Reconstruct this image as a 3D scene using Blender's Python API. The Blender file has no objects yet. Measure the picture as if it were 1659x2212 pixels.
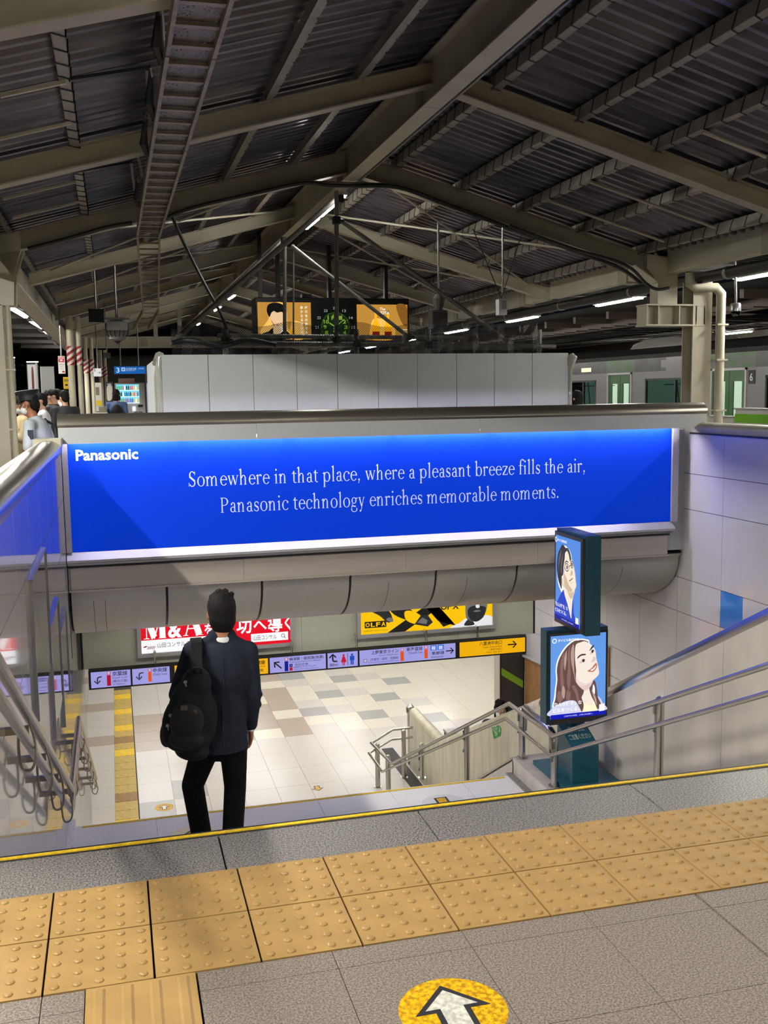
import bpy, bmesh, math, random
import numpy as np
from mathutils import Vector, Matrix, Quaternion
random.seed(7)
SC = bpy.context.scene
COL = SC.collection
def lin(c): c/=255.0; return c/12.92 if c<=.04045 else ((c+.055)/1.055)**2.4
def S(r,g,b): return (lin(r),lin(g),lin(b))
# ---------------------------------------------------------------- camera
FPX=2193.54; YAW=math.radians(14.859); PITCH=math.radians(6.803); ROLL=math.radians(.818)
CAM=Vector((.25351,-3.35764,1.62363))
fw=Vector((math.sin(YAW)*math.cos(PITCH),math.cos(YAW)*math.cos(PITCH),-math.sin(PITCH)))
rt=Vector((math.cos(YAW),-math.sin(YAW),0)); dn=fw.cross(rt)
cR,sR=math.cos(ROLL),math.sin(ROLL)
RX=cR*rt+sR*dn; DY=-sR*rt+cR*dn
cam=bpy.data.cameras.new('camera'); cam.sensor_fit='VERTICAL'; cam.sensor_height=36; cam.lens=36*FPX/2212
cam.clip_start=.05; cam.clip_end=300
co=bpy.data.objects.new('camera',cam); COL.objects.link(co)
mw=Matrix((RX,-DY,-fw)).transposed().to_4x4(); mw.translation=CAM; co.matrix_world=mw
SC.camera=co
def U(px,py,x=None,y=None,z=None):
    """point where the sight line of a photo pixel meets a plane of the place"""
    d=RX*((px-829.5)/FPX)+DY*((py-1106)/FPX)+fw
    i,v=(0,x) if x is not None else (1,y) if y is not None else (2,z)
    return CAM+d*((v-CAM[i])/d[i])
# ---------------------------------------------------------------- world, exposure
w=bpy.data.worlds.new('night'); SC.world=w; w.use_nodes=True
w.node_tree.nodes['Background'].inputs[0].default_value=(.5,.6,.9,1)
w.node_tree.nodes['Background'].inputs[1].default_value=.006
SC.view_settings.view_transform='Standard'; SC.view_settings.look='None'
SC.view_settings.exposure=0; SC.view_settings.gamma=1; SC.view_settings.use_curve_mapping=False
SC.cycles.max_bounces=8; SC.cycles.glossy_bounces=4; SC.cycles.diffuse_bounces=4
SC.cycles.transmission_bounces=4; SC.cycles.sample_clamp_indirect=4; SC.cycles.caustics_reflective=False; SC.cycles.caustics_refractive=False
# strengths of the lamps of the place
LAMP=305; LAMP_LOW=20; SIGN=.95; BOARD=1.0
# ---------------------------------------------------------------- materials
def M(name,col,rough=.5,metal=0,noise=0,nscale=30,col2=None,bump=0,bscale=None,coat=0,emit=0,spec=.5,stretch=None,alpha=1,trans=0):
    m=bpy.data.materials.new(name); m.use_nodes=True; nt=m.node_tree; b=nt.nodes['Principled BSDF']
    b.inputs['Base Color'].default_value=(*col,1); b.inputs['Roughness'].default_value=rough; b.inputs['Metallic'].default_value=metal
    b.inputs['Specular IOR Level'].default_value=spec; b.inputs['Coat Weight'].default_value=coat; b.inputs['Coat Roughness'].default_value=.04
    b.inputs['Alpha'].default_value=alpha; b.inputs['Transmission Weight'].default_value=trans
    if emit:
        b.inputs['Emission Color'].default_value=(*col,1); b.inputs['Emission Strength'].default_value=emit
    if noise or bump:
        tc=nt.nodes.new('ShaderNodeTexCoord'); mp=nt.nodes.new('ShaderNodeMapping'); nz=nt.nodes.new('ShaderNodeTexNoise')
        nt.links.new(tc.outputs['Object'],mp.inputs[0]); nt.links.new(mp.outputs[0],nz.inputs[0])
        if stretch: mp.inputs['Scale'].default_value=stretch
        nz.inputs['Scale'].default_value=nscale; nz.inputs['Detail'].default_value=4
        if noise:
            rp=nt.nodes.new('ShaderNodeValToRGB'); nt.links.new(nz.outputs[0],rp.inputs[0])
            c2=col2 or tuple(c*(1-noise) for c in col)
            rp.color_ramp.elements[0].position=.38; rp.color_ramp.elements[1].position=.62
            rp.color_ramp.elements[0].color=(*c2,1); rp.color_ramp.elements[1].color=(*col,1)
            nt.links.new(rp.outputs[0],b.inputs['Base Color'])
        if bump:
            bp=nt.nodes.new('ShaderNodeBump'); bp.inputs['Strength'].default_value=bump; bp.inputs['Distance'].default_value=.004
            n2=nz
            if bscale:
                n2=nt.nodes.new('ShaderNodeTexNoise'); n2.inputs['Scale'].default_value=bscale; nt.links.new(mp.outputs[0],n2.inputs[0])
            nt.links.new(n2.outputs[0],bp.inputs['Height']); nt.links.new(bp.outputs[0],b.inputs['Normal'])
    return m
EM={}
def E_(r,g,b,k=None):
    """light-giving print of a screen or a backlit sign"""
    key=(r,g,b,k)
    if key not in EM: EM[key]=M('lit_print_%02x%02x%02x'%(r,g,b),S(r,g,b),.4,emit=SIGN if k is None else k,spec=.2); EM[key].node_tree.nodes['Principled BSDF'].inputs['Base Color'].default_value=(*[c*.12 for c in S(r,g,b)],1)
    return EM[key]
MT={}
def D_(r,g,b,rough=.6):
    key=(r,g,b,rough)
    if key not in MT: MT[key]=M('paint_%02x%02x%02x'%(r,g,b),S(r,g,b),rough)
    return MT[key]
steel=M('brushed_steel',S(200,198,190),.27,1,noise=.05,nscale=3,stretch=(1,.3,2))
steel_dark=M('dark_steel_cap',S(142,136,124),.3,.75,noise=.08,nscale=3,stretch=(.4,3,3))
chrome=M('polished_steel',S(215,213,205),.12,1)
galv=M('galvanised_pipe',S(150,150,148),.38,.85,noise=.25,nscale=25)
cream=M('cream_steel_paint',S(196,190,166),.42,noise=.10,nscale=3,bump=.05,bscale=60)
cream_d=M('darker_cream_paint',S(176,168,144),.5,noise=.16,nscale=2.2)  # darker cream for near frames, webs and small plates
sheet=M('corrugated_roof_sheet',S(104,102,112),.3,.55,noise=.5,nscale=4,stretch=(.2,1.5,1))
purlin_m=M('galvanised_purlin',S(150,144,130),.4,.35,noise=.2,nscale=6)
black=M('black_rubber',(.012,.012,.013),.5)
blackcable=M('black_cable',(.02,.02,.021),.45)
granite=M('speckled_dark_granite',S(146,142,136),.36,noise=1,nscale=150,col2=S(62,60,58),bump=.08)
granite_b=M('warm_granite_tile',S(150,138,126),.45,noise=1,nscale=170,col2=S(90,82,76),bump=.06)
granite_l=M('pale_granite',S(244,243,238),.35,noise=1,nscale=150,col2=S(200,200,200))
tact=M('yellow_tactile_tile',S(168,134,80),.5,noise=.14,nscale=9,bump=.05,bscale=200)
tact_y=M('bright_tactile_tile',S(246,206,20),.45,noise=.12,nscale=14)
tact_b=M('dull_tactile_tile',S(204,172,84),.45,noise=.15,nscale=14)
tact_d=M('brown_tactile_tile',S(160,120,56),.45,noise=.15,nscale=14)
nosing_y=M('yellow_nosing',S(226,190,34),.5,noise=.25,nscale=60)
grout=M('dark_grout',S(62,59,55),.8)
enamel=M('white_enamel_panel',S(216,212,214),.12,noise=.05,nscale=1.2,coat=1)
enamel2=M('white_enamel_panel_soft',S(214,210,212),.2,noise=.05,nscale=1.2,coat=1)
enamel_blue=M('blue_enamel_panel',S(30,128,216),.2,coat=.5)
marble=M('grey_marble_panel',S(196,188,178),.22,noise=.18,nscale=2.4,stretch=(1,1,.4),coat=.3)
marble_w=M('cream_marble_panel',S(222,214,186),.25,noise=.14,nscale=5,stretch=(2,2,.4))
alum=M('brushed_aluminium',S(190,180,168),.36,.3,noise=.08,nscale=30,stretch=(.05,1,1))
alum_l=M('pale_aluminium',S(180,178,178),.4,.35)
fascia_m=M('grey_fascia',S(186,188,188),.5,.0)
drum_m=M('grey_steel_soffit',S(186,183,172),.34,.1,noise=.06,nscale=2)
hoard=M('pale_hoarding_panel',S(214,218,220),.42,noise=.04,nscale=1.5,bump=.12,bscale=1.6)
wallg=M('pale_green_panel',S(196,198,178),.4,noise=.05,nscale=2)
dark=M('dark_void',(.01,.01,.011),.9)
teal=M('teal_kiosk_paint',S(30,88,104),.35,noise=.05,nscale=4,coat=.2)
teal_d=M('dark_teal_frame',S(14,58,70),.35)
lampm=M('lamp_tube_light',(1,.97,.89),.4,emit=LAMP)
lampm2=M('ridge_tube_light',(1,.98,.92),.4,emit=LAMP*.5)
lampm3=M('added_ridge_light',(1,.96,.88),.4,emit=LAMP*.45)
lampm4=M('walkway_tube_light',(1,.97,.89),.4,emit=LAMP*2.0)
lamplow=M('concourse_panel_light',(1,.99,.96),.4,emit=LAMP_LOW)
lampbody=M('lamp_housing',S(205,205,200),.5)
white=M('white_enamel',S(225,225,222),.4)
glass=M('clear_glass',(.9,.95,.95),.03,trans=1)
# ---------------------------------------------------------------- mesh builder
class B:
    def __init__(s): s.v=[];s.f=[];s.m=[]
    def add(s,vs,fs,m=0):
        o=len(s.v); s.v+=[tuple(p) for p in vs]; s.f+=[tuple(i+o for i in f) for f in fs]; s.m+=[m]*len(fs); return s
    def box(s,x0,x1,y0,y1,z0,z1,m=0):
        return s.hexa([(x0,y0,z0),(x1,y0,z0),(x1,y1,z0),(x0,y1,z0),(x0,y0,z1),(x1,y0,z1),(x1,y1,z1),(x0,y1,z1)],m)
    def hexa(s,p,m=0): return s.add(p,[(0,3,2,1),(4,5,6,7),(0,1,5,4),(1,2,6,5),(2,3,7,6),(3,0,4,7)],m)
    def beam(s,a,b,wd,ht,m=0,up=(0,0,1)):
        """rectangular bar from a to b; wd sideways, ht along up"""
        a=Vector(a);b=Vector(b);d=(b-a).normalized();u=Vector(up);sd=d.cross(u).normalized();u=sd.cross(d)
        q=[a+sd*i*wd/2+u*j*ht/2 for i,j in((-1,-1),(1,-1),(1,1),(-1,1))]+[b+sd*i*wd/2+u*j*ht/2 for i,j in((-1,-1),(1,-1),(1,1),(-1,1))]
        return s.hexa(q,m)
    def prism(s,poly,d,m=0):
        """planar polygon (3d points) pushed along vector d"""
        n=len(poly);d=Vector(d);p=[Vector(q) for q in poly]
        return s.add(p+[q+d for q in p],[tuple(range(n))[::-1],tuple(range(n,2*n))]+[(i,(i+1)%n,(i+1)%n+n,i+n) for i in range(n)],m)
    def poly(s,pts,m=0): return s.add(pts,[tuple(range(len(pts)))],m)
    def tube(s,pts,r,n=8,m=0,cap=True):
        pts=[Vector(p) for p in pts]; rs=r if isinstance(r,(list,tuple)) else [r]*len(pts)
        d0=(pts[1]-pts[0]).normalized(); u=d0.orthogonal().normalized(); o=len(s.v); prev=d0
        for i,p in enumerate(pts):
            a=(pts[i]-pts[i-1]).normalized() if i else d0; b=(pts[i+1]-pts[i]).normalized() if i<len(pts)-1 else a
            t=(a+b); t=t.normalized() if t.length>1e-6 else a
            u=(prev.rotation_difference(t)@u); prev=t; u=(u-t*u.dot(t)).normalized(); w_=t.cross(u)
            k=1/max(.5,math.sqrt(max(.05,(1+a.dot(b))/2)))
            for j in range(n):
                an=2*math.pi*j/n; s.v.append(tuple(p+(u*math.cos(an)+w_*math.sin(an))*rs[i]*(k if 0<i<len(pts)-1 else 1)))
        for i in range(len(pts)-1):
            for j in range(n): s.f.append((o+i*n+j,o+i*n+(j+1)%n,o+(i+1)*n+(j+1)%n,o+(i+1)*n+j)); s.m.append(m)
        if cap:
            s.f.append(tuple(o+j for j in range(n))[::-1]); s.f.append(tuple(o+(len(pts)-1)*n+j for j in range(n))); s.m+=[m,m]
        return s
    def lathe(s,prof,c,n=16,m=0,ax=(0,0,1)):
        """profile of (radius, height) turned about the axis through c"""
        ax=Vector(ax).normalized(); u=ax.orthogonal().normalized(); w_=ax.cross(u); c=Vector(c); o=len(s.v)
        for r,h in prof:
            for j in range(n):
                an=2*math.pi*j/n; s.v.append(tuple(c+ax*h+(u*math.cos(an)+w_*math.sin(an))*r))
        for i in range(len(prof)-1):
            for j in range(n): s.f.append((o+i*n+j,o+i*n+(j+1)%n,o+(i+1)*n+(j+1)%n,o+(i+1)*n+j)); s.m.append(m)
        s.f.append(tuple(o+j for j in range(n))[::-1]); s.f.append(tuple(o+(len(prof)-1)*n+j for j in range(n))); s.m+=[m,m]
        return s
    def ball(s,c,r,n=12,m=0,k=6):
        r3=r if isinstance(r,(list,tuple)) else (r,r,r); o=len(s.v)
        for i in range(k+1):
            t=math.pi*i/k
            for j in range(n):
                a=2*math.pi*j/n; s.v.append((c[0]+r3[0]*math.sin(t)*math.cos(a),c[1]+r3[1]*math.sin(t)*math.sin(a),c[2]+r3[2]*math.cos(t)))
        for i in range(k):
            for j in range(n): s.f.append((o+i*n+j,o+(i+1)*n+j,o+(i+1)*n+(j+1)%n,o+i*n+(j+1)%n)); s.m.append(m)
        return s
    def build(s,name,mats,parent=None,smooth=False,bevel=0,local=False,**tags):
        me=bpy.data.meshes.new(name)
        org=Vector((0,0,0)) if local else ORG.get(parent.name if parent else None,Vector((0,0,0)))
        me.from_pydata([(p[0]-org[0],p[1]-org[1],p[2]-org[2]) for p in s.v],[],s.f)
        for m in (mats if isinstance(mats,(list,tuple)) else [mats]): me.materials.append(m)
        me.polygons.foreach_set('material_index',s.m)
        if smooth: me.polygons.foreach_set('use_smooth',[True]*len(s.f)); me.set_sharp_from_angle(angle=math.radians(40))
        me.validate(); me.update()
        o=bpy.data.objects.new(name,me); COL.objects.link(o)
        if bevel:
            b=o.modifiers.new('bevel','BEVEL'); b.width=bevel; b.segments=2; b.limit_method='ANGLE'
        if parent: o.parent=parent; ORG[o.name]=org
        for k,v in tags.items(): o[k]=v
        return o
ORG={}
def thing(name,label,cat,loc=(0,0,0),group=None,kind=None,rz=0):
    o=bpy.data.objects.new(name,None); COL.objects.link(o); o.location=loc; o.rotation_euler=(0,0,rz); o.empty_display_size=.1
    o['label']=label; o['category']=cat
    if group: o['group']=group
    if kind: o['kind']=kind
    ORG[o.name]=Vector(loc); return o
def struct(name,label,loc=(0,0,0)):
    o=bpy.data.objects.new(name,None); COL.objects.link(o); o.location=loc; o['kind']='structure'; o['label']=label; ORG[o.name]=Vector(loc); return o
def solo(b,name,mats,label,cat,group=None,kind=None,**kw):
    o=b.build(name,mats,None,**kw); o['label']=label; o['category']=cat
    if group: o['group']=group
    if kind: o['kind']=kind
    return o
def dup_part(src,name,parent,off=(0,0,0)):
    """another piece of the same kind: shares its mesh"""
    o=bpy.data.objects.new(name,src.data); COL.objects.link(o); o.parent=parent; o.location=off
    ORG[o.name]=ORG.get(parent.name,Vector((0,0,0))); return o
def dup(root,loc,label=None,rz=None):
    r=root.copy(); COL.objects.link(r); r.location=loc; ORG[r.name]=Vector(loc)
    if rz is not None: r.rotation_euler=(0,0,rz)
    if label: r['label']=label
    for c in list(root.children):
        d=c.copy(); COL.objects.link(d); d.parent=r
        for g in list(c.children):
            e=g.copy(); COL.objects.link(e); e.parent=d
    return r
# ---------------------------------------------------------------- lettering
GLY={}
def glyphs(body,bold=0):
    k=(body,bold)
    if k not in GLY:
        c=bpy.data.curves.new('t','FONT'); c.body=body; c.resolution_u=2; c.offset=bold
        o=bpy.data.objects.new('t',c); COL.objects.link(o); bpy.context.view_layer.update()
        me=bpy.data.meshes.new_from_object(o.evaluated_get(bpy.context.evaluated_depsgraph_get()))
        GLY[k]=([tuple(v.co[:2]) for v in me.vertices],[tuple(p.vertices) for p in me.polygons])
        bpy.data.objects.remove(o); bpy.data.curves.remove(c); bpy.data.meshes.remove(me)
    return GLY[k]
def put(b,vs,fs,box,fr,m=0):
    """lay flat outlines into box=(u0,v0,u1,v1) of frame fr=(origin,u axis,v axis)"""
    xs=[p[0] for p in vs]; ys=[p[1] for p in vs]; x0,x1,y0,y1=min(xs),max(xs),min(ys),max(ys)
    o,ua,va=(Vector(q) for q in fr); u0,v0,u1,v1=box
    if u1 is None: u1=u0+(v1-v0)*(x1-x0)/(y1-y0)
    b.add([o+ua*(u0+(p[0]-x0)/(x1-x0)*(u1-u0))+va*(v0+(p[1]-y0)/(y1-y0)*(v1-v0)) for p in vs],fs,m)
def text(b,body,box,fr,m=0,bold=0): 
    vs,fs=glyphs(body,bold); put(b,vs,fs,box,fr,m)
def flat(b,pts,fr,m=0):
    o,ua,va=(Vector(q) for q in fr); b.poly([o+ua*p[0]+va*p[1] for p in pts],m)
def rect(b,u0,v0,u1,v1,fr,m=0): flat(b,[(u0,v0),(u1,v0),(u1,v1),(u0,v1)],fr,m)
def lift(fr,d):
    o,ua,va=(Vector(q) for q in fr); n=ua.cross(va).normalized(); return (o+n*d,ua,va)
def spline(pts,n=6,closed=True):
    out=[];L=len(pts)
    for i in range(L if closed else L-1):
        p=[Vector(pts[(i+k)%L] if closed else pts[min(max(i+k,0),L-1)]) for k in(-1,0,1,2)]
        for j in range(n):
            t=j/n; out.append(tuple(.5*((2*p[1])+(-p[0]+p[2])*t+(2*p[0]-5*p[1]+4*p[2]-p[3])*t*t+(-p[0]+3*p[1]-3*p[2]+p[3])*t**3)))
    if not closed: out.append(tuple(pts[-1]))
    return out
def blob(b,pts,fr,m=0,n=5):
    """smooth closed printed shape, triangulated"""
    from mathutils.geometry import tessellate_polygon
    q=spline(pts,n) if n else pts; o,ua,va=(Vector(k) for k in fr)
    tr=tessellate_polygon([[Vector((p[0],p[1],0)) for p in q]])
    ar=lambda t:(q[t[1]][0]-q[t[0]][0])*(q[t[2]][1]-q[t[0]][1])-(q[t[1]][1]-q[t[0]][1])*(q[t[2]][0]-q[t[0]][0])
    b.add([o+ua*p[0]+va*p[1] for p in q],[t if ar(t)>0 else t[::-1] for t in tr],m)
def stroke(b,pts,wd,fr,m=0,n=4):
    q=[Vector(p) for p in (spline(pts,n,False) if n else pts)]; L=len(q); ws=wd if isinstance(wd,(list,tuple)) else [wd]*2
    l=[];r=[]
    for i,p in enumerate(q):
        d=(q[min(i+1,L-1)]-q[max(i-1,0)]).normalized(); nn=Vector((-d[1],d[0])); w_=ws[0]+(ws[1]-ws[0])*i/(L-1)
        l.append(p+nn*w_/2); r.append(p-nn*w_/2)
    o,ua,va=(Vector(k) for k in fr); vs=[o+ua*p[0]+va*p[1] for p in l+r]
    b.add(vs,[(L+i,L+i+1,i+1,i) for i in range(L-1)],m)
# ================================================================ platform floor
ZL=-1.8; ZF=-3.83; XL=-.22; XR=6.4; XS=3.58; YB=6.6
fl=struct('floor','speckled granite platform floor at the head of the stairs')
B().box(-9,XL-.02,-9,60,-.6,-.03).box(XL-.02,XR+.3,-9,.26,-.6,-.03).box(XR+.3,8.7,-9,60,-.6,-.03).box(XL-.02,XR+.3,6.9,60,-.2,-.03).build('slab',grout,fl)
# granite border slabs behind the first step, with the yellow nosing
xs=[-2.5,-1.2,.56,1.35,2.26,3.1,4.6,6.0,8.6]
xs=[-2.4,-1.1,.565,1.335,2.245,3.2,4.2,5.2,6.4]
for a,b in zip(xs,xs[1:]):
    B().box(a+.003,b-.003,-.013,.268,-.05,0).build('border_slab',granite,fl,bevel=.002)
# tactile warning tiles with domes
def tactile_tile(domes=True):
    b=B(); b.box(0.0032,.2968,.0032,.2968,-.03,.003)
    if domes:
        for i in range(5):
            for j in range(5):
                b.lathe([(.0140,.003),(.0125,.0065),(.0085,.0088),(.003,.0094)],(.03+.06*i,.03+.06*j,0),8)
    return b
t0=None
for j in (0,1):
    for i in range(-3,20):
        off=(i*.3,-.3*(j+1)-.013,0)
        if t0 is None: t0=tactile_tile().build('tactile_tile',tact,fl); t0.location=off
        else: dup_part(t0,'tactile_tile',fl,off)
# bar tiles leading away, lower left
bar0=None
for k in range(3):
    off=(.113,-.613-.3*(k+1),0)
    if bar0 is None:
        b=B(); b.box(.002,.298,.002,.298,-.03,.003)
        for i in range(4):
            x=.0375+.075*i; b.hexa([(x-.017,.012,.003),(x+.017,.012,.003),(x+.017,.288,.003),(x-.017,.288,.003),(x-.009,.022,.0085),(x+.009,.022,.0085),(x+.009,.278,.0085),(x-.009,.278,.0085)])
        bar0=b.build('guiding_tile',tact,fl); bar0.location=off
    else: dup_part(bar0,'guiding_tile',fl,off)
# warm granite paving in front
YG=[-.613,-.707,-1.105,-1.505,-2.5,-4.5,-9]
GX=[-2.4,-1.6,-1.2,-.8,-.4,0,.113,.416,.805,1.205,1.606,1.998,2.41,2.81,3.21,3.61,4.4,5.6,7.0,8.6]
for y1,y0 in zip(YG,YG[1:]):
    for a,b in zip(GX,GX[1:]):
        if abs(a-.113)<.01 and y1>-1.4: continue
        B().box(a+(.0012 if a!=1.998 else .007),b-.0012,y0+.0012,y1-.0012,-.03,0).build('paving_tile',granite_b,fl)
# platform side strips away from the stairs (left and right walkways)
for k in range(-2,12):
    y=k*3.0
    if y>=0: B().box(-2.5,XL-.4,y+.002,y+2.998,-.03,0).build('paving_tile',granite_b,fl); B().box(XR+.3,8.6,y+.002,y+2.998,-.03,0).build('paving_tile',granite_b,fl)
for q in ((-.64,3.0),(3.0,6.7)): B().box(q[0]+.002,q[1]-.002,6.95,8.99,-.03,-.001).build('paving_tile',granite_b,fl)
for k in range(2): B().box(-2.5,8.6,9+k*12,21+k*12-.005,-.03,-.002).build('paving_tile',granite_b,fl)
for X in (8.6,-2.7): B().box(X,X+.1,-9,60,-1.2,0).build('kerb',alum_l,fl)
# ================================================================ stairs
st=struct('floor.001','two flights of grey granite steps with yellow nosings and a landing')
def flight(y0,z0,n,rise,tread,last):
    for i in range(1,n):
        z=z0-rise*i; ya=y0+tread*(i-1); 
        B().box(XL,XS,ya,ya+tread+.02,z-rise-.05,z).build('step',granite_l,st)
        B().box(XL+.06,XS-.06,ya+tread-.045,ya+tread-.012,z,z+.003).build('nosing',nosing_y,st)
RI=.1636; flight(.31,0,11,RI,.3,ZL)
B().box(XL,XS,.268,.31,-.2,0).build('nosing',granite,st)
B().box(-.6,XS+3,.283,.302,0,.0035).build('nosing_strip',nosing_y,st)
B().box(-.6,6.4,.305,.318,-.04,.001).build('nosing_edge',black,st)
B().box(-.6,6.4,.270,.280,0,.0012).build('nosing_edge',black,st)
lx=[XL,.455,1.12,1.785,2.42,3.08,XS]; ly=[3.31,3.95,4.46,4.79]
for a,b in zip(lx,lx[1:]):
    for c,d in zip(ly,ly[1:]):
        B().box(a+.0015,b-.0015,c+.0015,d-.0015,ZL-.12,ZL).build('landing_slab',granite_l,st)
B().box(XL+.1,XS-.1,4.745,4.775,ZL,ZL+.003).build('nosing',nosing_y,st)
B().box(XL-.0,XL+.05,3.31,4.83,ZL-.3,ZL+.05).build('edge_gutter',granite_l,st)
B().box(XS-.06,XS,3.31,4.83,ZL,ZL+.012).build('edge_gutter',granite,st)
RL=(ZL-ZF)/12
flight(4.81,ZL,12,RL,.3,ZF)
# stone curb on the stair side with the raised kiosk niche
cb=struct('trim_1','pale marble curb and raised niche between the stairs and the inner balustrade')
B().box(XS,3.665,3.25,4.82,-2.4,-1.65).build('curb',marble,cb)
B().box(3.665,4.24,2.6,4.85,-2.4,-1.652).build('niche_floor',marble,cb)
B().prism([(XS,.33,0.0),(XS,3.3,-1.70),(XS,3.3,-2.4),(XS,.33,-2.4)],(.1,0,0)).build('curb',marble,cb)
B().prism([(XS,4.8,-1.67),(XS,8.15,-3.66),(XS,8.15,-3.83),(XS,4.8,-3.83)],(.08,0,0)).build('curb',marble,cb)
B().beam((XS+.04,4.82,-1.655),(XS+.04,8.15,-3.645),.085,.015).build('curb_cap',steel,cb)
B().prism([(4.19,.318,-.02),(4.19,2.7,-.02),(4.19,2.7,-2.2),(4.19,.318,-2.2)],(-.5,0,0)).build('niche_filler',marble,cb) if 0 else None
# ================================================================ inner balustrade
bal=struct('wall_inner','marble balustrade with a steel cap sloping down beside the stairs')
XB=4.22; prof=[(.36,1.10),(4.3,-.985),(5.7,-1.49),(8.92,-3.01),(10.32,-3.01)]
def zb(y):
    for (a,za),(b,zb_) in zip(prof,prof[1:]):
        if a<=y<=b: return za+(zb_-za)*(y-a)/(b-a)
ys=[.36,1.1,1.85,2.6,3.35,4.1,4.85,5.7,6.5,7.3,8.1,8.92,9.62,10.32]
def low(y): return -2.2 if y<=4.86 else ZF
for a,b in zip(ys,ys[1:]):
    lo=-2.2 if b<4.9 else ZF
    B().prism([(XB,a+.002,lo),(XB,b-.002,lo),(XB,b-.002,zb(b)),(XB,a+.002,zb(a))],(.14,0,0)).build('panel',marble if b<4.9 else marble_w,bal)
B().tube([(XB+.07,y,z+.0) for y,z in prof[:3]],.074,14).build('cap',steel,bal,smooth=True)
B().tube([(XB+.07,y,z+.0) for y,z in prof[2:]],.074,14).build('cap',marble_w,bal,smooth=True)
B().box(4.02,4.2,8.3,11.2,ZF,ZF+.004).build('floor_edging',black,bal)
# ================================================================ left and right stairwell walls
ZJ=[1.13,.667,.269,-.525,-.92,-1.715,-2.11,-2.9,-3.3,ZF]
def vj(y0,y1,off): 
    o=[y0];k=off
    while k<y1:
        if k>y0+.05: o.append(k)
        k+=.85
    return o+[y1]
def clad(name,label,X,d,y0,y1,mat,blue=None,ytop=6.6):
    w_=struct(name,label)
    B().box(min(X+d*.012,X+d*.20),max(X+d*.012,X+d*.20),y0,ytop,-.5,1.12).build('backing',dark,w_); B().box(min(X+d*.012,X+d*.24),max(X+d*.012,X+d*.24),y0,y1,ZF,-.525).build('backing',dark,w_)
    for i,(zt,zb_) in enumerate(zip(ZJ,ZJ[1:])):
        js=vj(y0,y1 if i>2 else ytop,5.95-.85*8+(.0))
        for a,b in zip(js,js[1:]):
            m=mat
            if blue and i==3 and abs(b-5.95)<.02:
                B().box(min(X,X+d*.014),max(X,X+d*.014),5.56,b-.003,zb_+.003,zt-.003).build('panel',enamel_blue,w_,label='blue enamel panel'); b=5.56
            B().box(min(X,X+d*.014),max(X,X+d*.014),a+.003,b-.003,zb_+.003,zt-.003).build('panel',m,w_)
    return w_
wl=clad('wall_left','glossy white enamel panel wall on the left of the stairs',XL,-1,.34,9.75,enamel)
B().box(XL-.26,XL-.02,9.75,9.9,ZF,-1.0).build('end_post',alum,wl)
wr=clad('wall_right','white enamel panel wall beyond the inner balustrade',XR,1,.34,11.2,enamel2,blue=True,ytop=7.2)
B().prism([(XR-.02,8.4,ZF),(XR-.02,11.2,ZF),(XR-.02,11.2,-2.58),(XR-.02,10.4,-2.52),(XR-.02,8.4,-1.75)],(.019,0,0)).build('lower_panel',M('brown_stone',S(150,108,70),.5,noise=.2,nscale=6),wr)
B().tube([(XR-.04,8.4,-1.73),(XR-.04,10.4,-2.5),(XR-.04,11.2,-2.56)],.025).build('handrail',alum_l,wr)
# copings
cp=struct('trim_2','rounded polished steel coping along the top of the left stair wall')
def coping(par,X,y0,y1,d,zb_=1.13,zt=1.325,wd=.26):
    pr=[(X+d*.0,zb_),(X-d*.015,zb_+.02),(X-d*.015,zb_+.05)]
    c=(X+d*wd/2,zb_+.06); 
    for k in range(13):
        a=math.pi*k/12; pr.append((c[0]-d*math.cos(a)*(wd/2+.02),c[1]+math.sin(a)*(zt-zb_-.06)))
    pr+=[(X+d*wd,zb_)]
    b=B(); n=len(pr)
    seg=[y0]; 
    while seg[-1]+2<y1: seg.append(seg[-1]+2)
    seg.append(y1)
    for a,e in zip(seg,seg[1:]):
        bb=B().prism([(x,a+.001,z) for x,z in pr],(0,e-a-.002,0)); bb.build('coping_cap',steel,par,smooth=True)
coping(cp,XL,.3,6.2,-1,1.085,1.225,.20)
B().box(XL-.22,XL+.02,6.2,6.5,1.09,1.235).build('end_block',cream,cp)
cp2=struct('trim_3','rounded cream coping along the top of the right stair wall')
pr=[]
for k in range(13):
    a=math.pi*k/12; pr.append((XR+.09-.10*math.cos(a),1.165+.07*math.sin(a)))
for a,e in ((.3,1.9),(1.9,3.6),(3.6,5.2),(5.2,6.75)):
    B().prism([(x,a+.002,z) for x,z in [(XR+.01,1.12)]+pr+[(XR+.19,1.12)]],(0,e-a-.004,0)).build('coping_cap',cream,cp2,smooth=True)
B().box(XR-.012,XR,.3,6.6,1.105,1.125).build('shadow_joint',black,cp2)
# ================================================================ parapet with the billboard across the stairwell
pp=struct('wall_back','parapet across the stairwell with steel rail, grey fascia and curved steel soffit')
xl,xr=-.215,6.44
B().box(XL-.01,6.9,6.72,6.88,-.2,1.15).build('core',fascia_m,pp)
B().box(xl-.02,6.53,6.50,6.75,1.245,1.325).build('fascia',fascia_m,pp)
for a,b in ((xl-.02,1.6),(1.6,3.9),(3.9,6.53)): B().box(a+.001,b-.001,6.49,6.5,1.175,1.327).build('fascia_panel',fascia_m,pp)
# bent steel rail
pr=[(6.49,1.327),(6.475,1.345)]+[(6.60-.125*math.cos(math.radians(a)),1.35+.1*math.sin(math.radians(a))) for a in range(0,181,15)]+[(6.725,1.33)]
for a,b in ((xl-.025,3.2),(3.2,6.53)): B().prism([(a+.001,y,z) for y,z in pr],(b-a-.002,0,0)).build('rail',steel_dark,pp,smooth=True)
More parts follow.
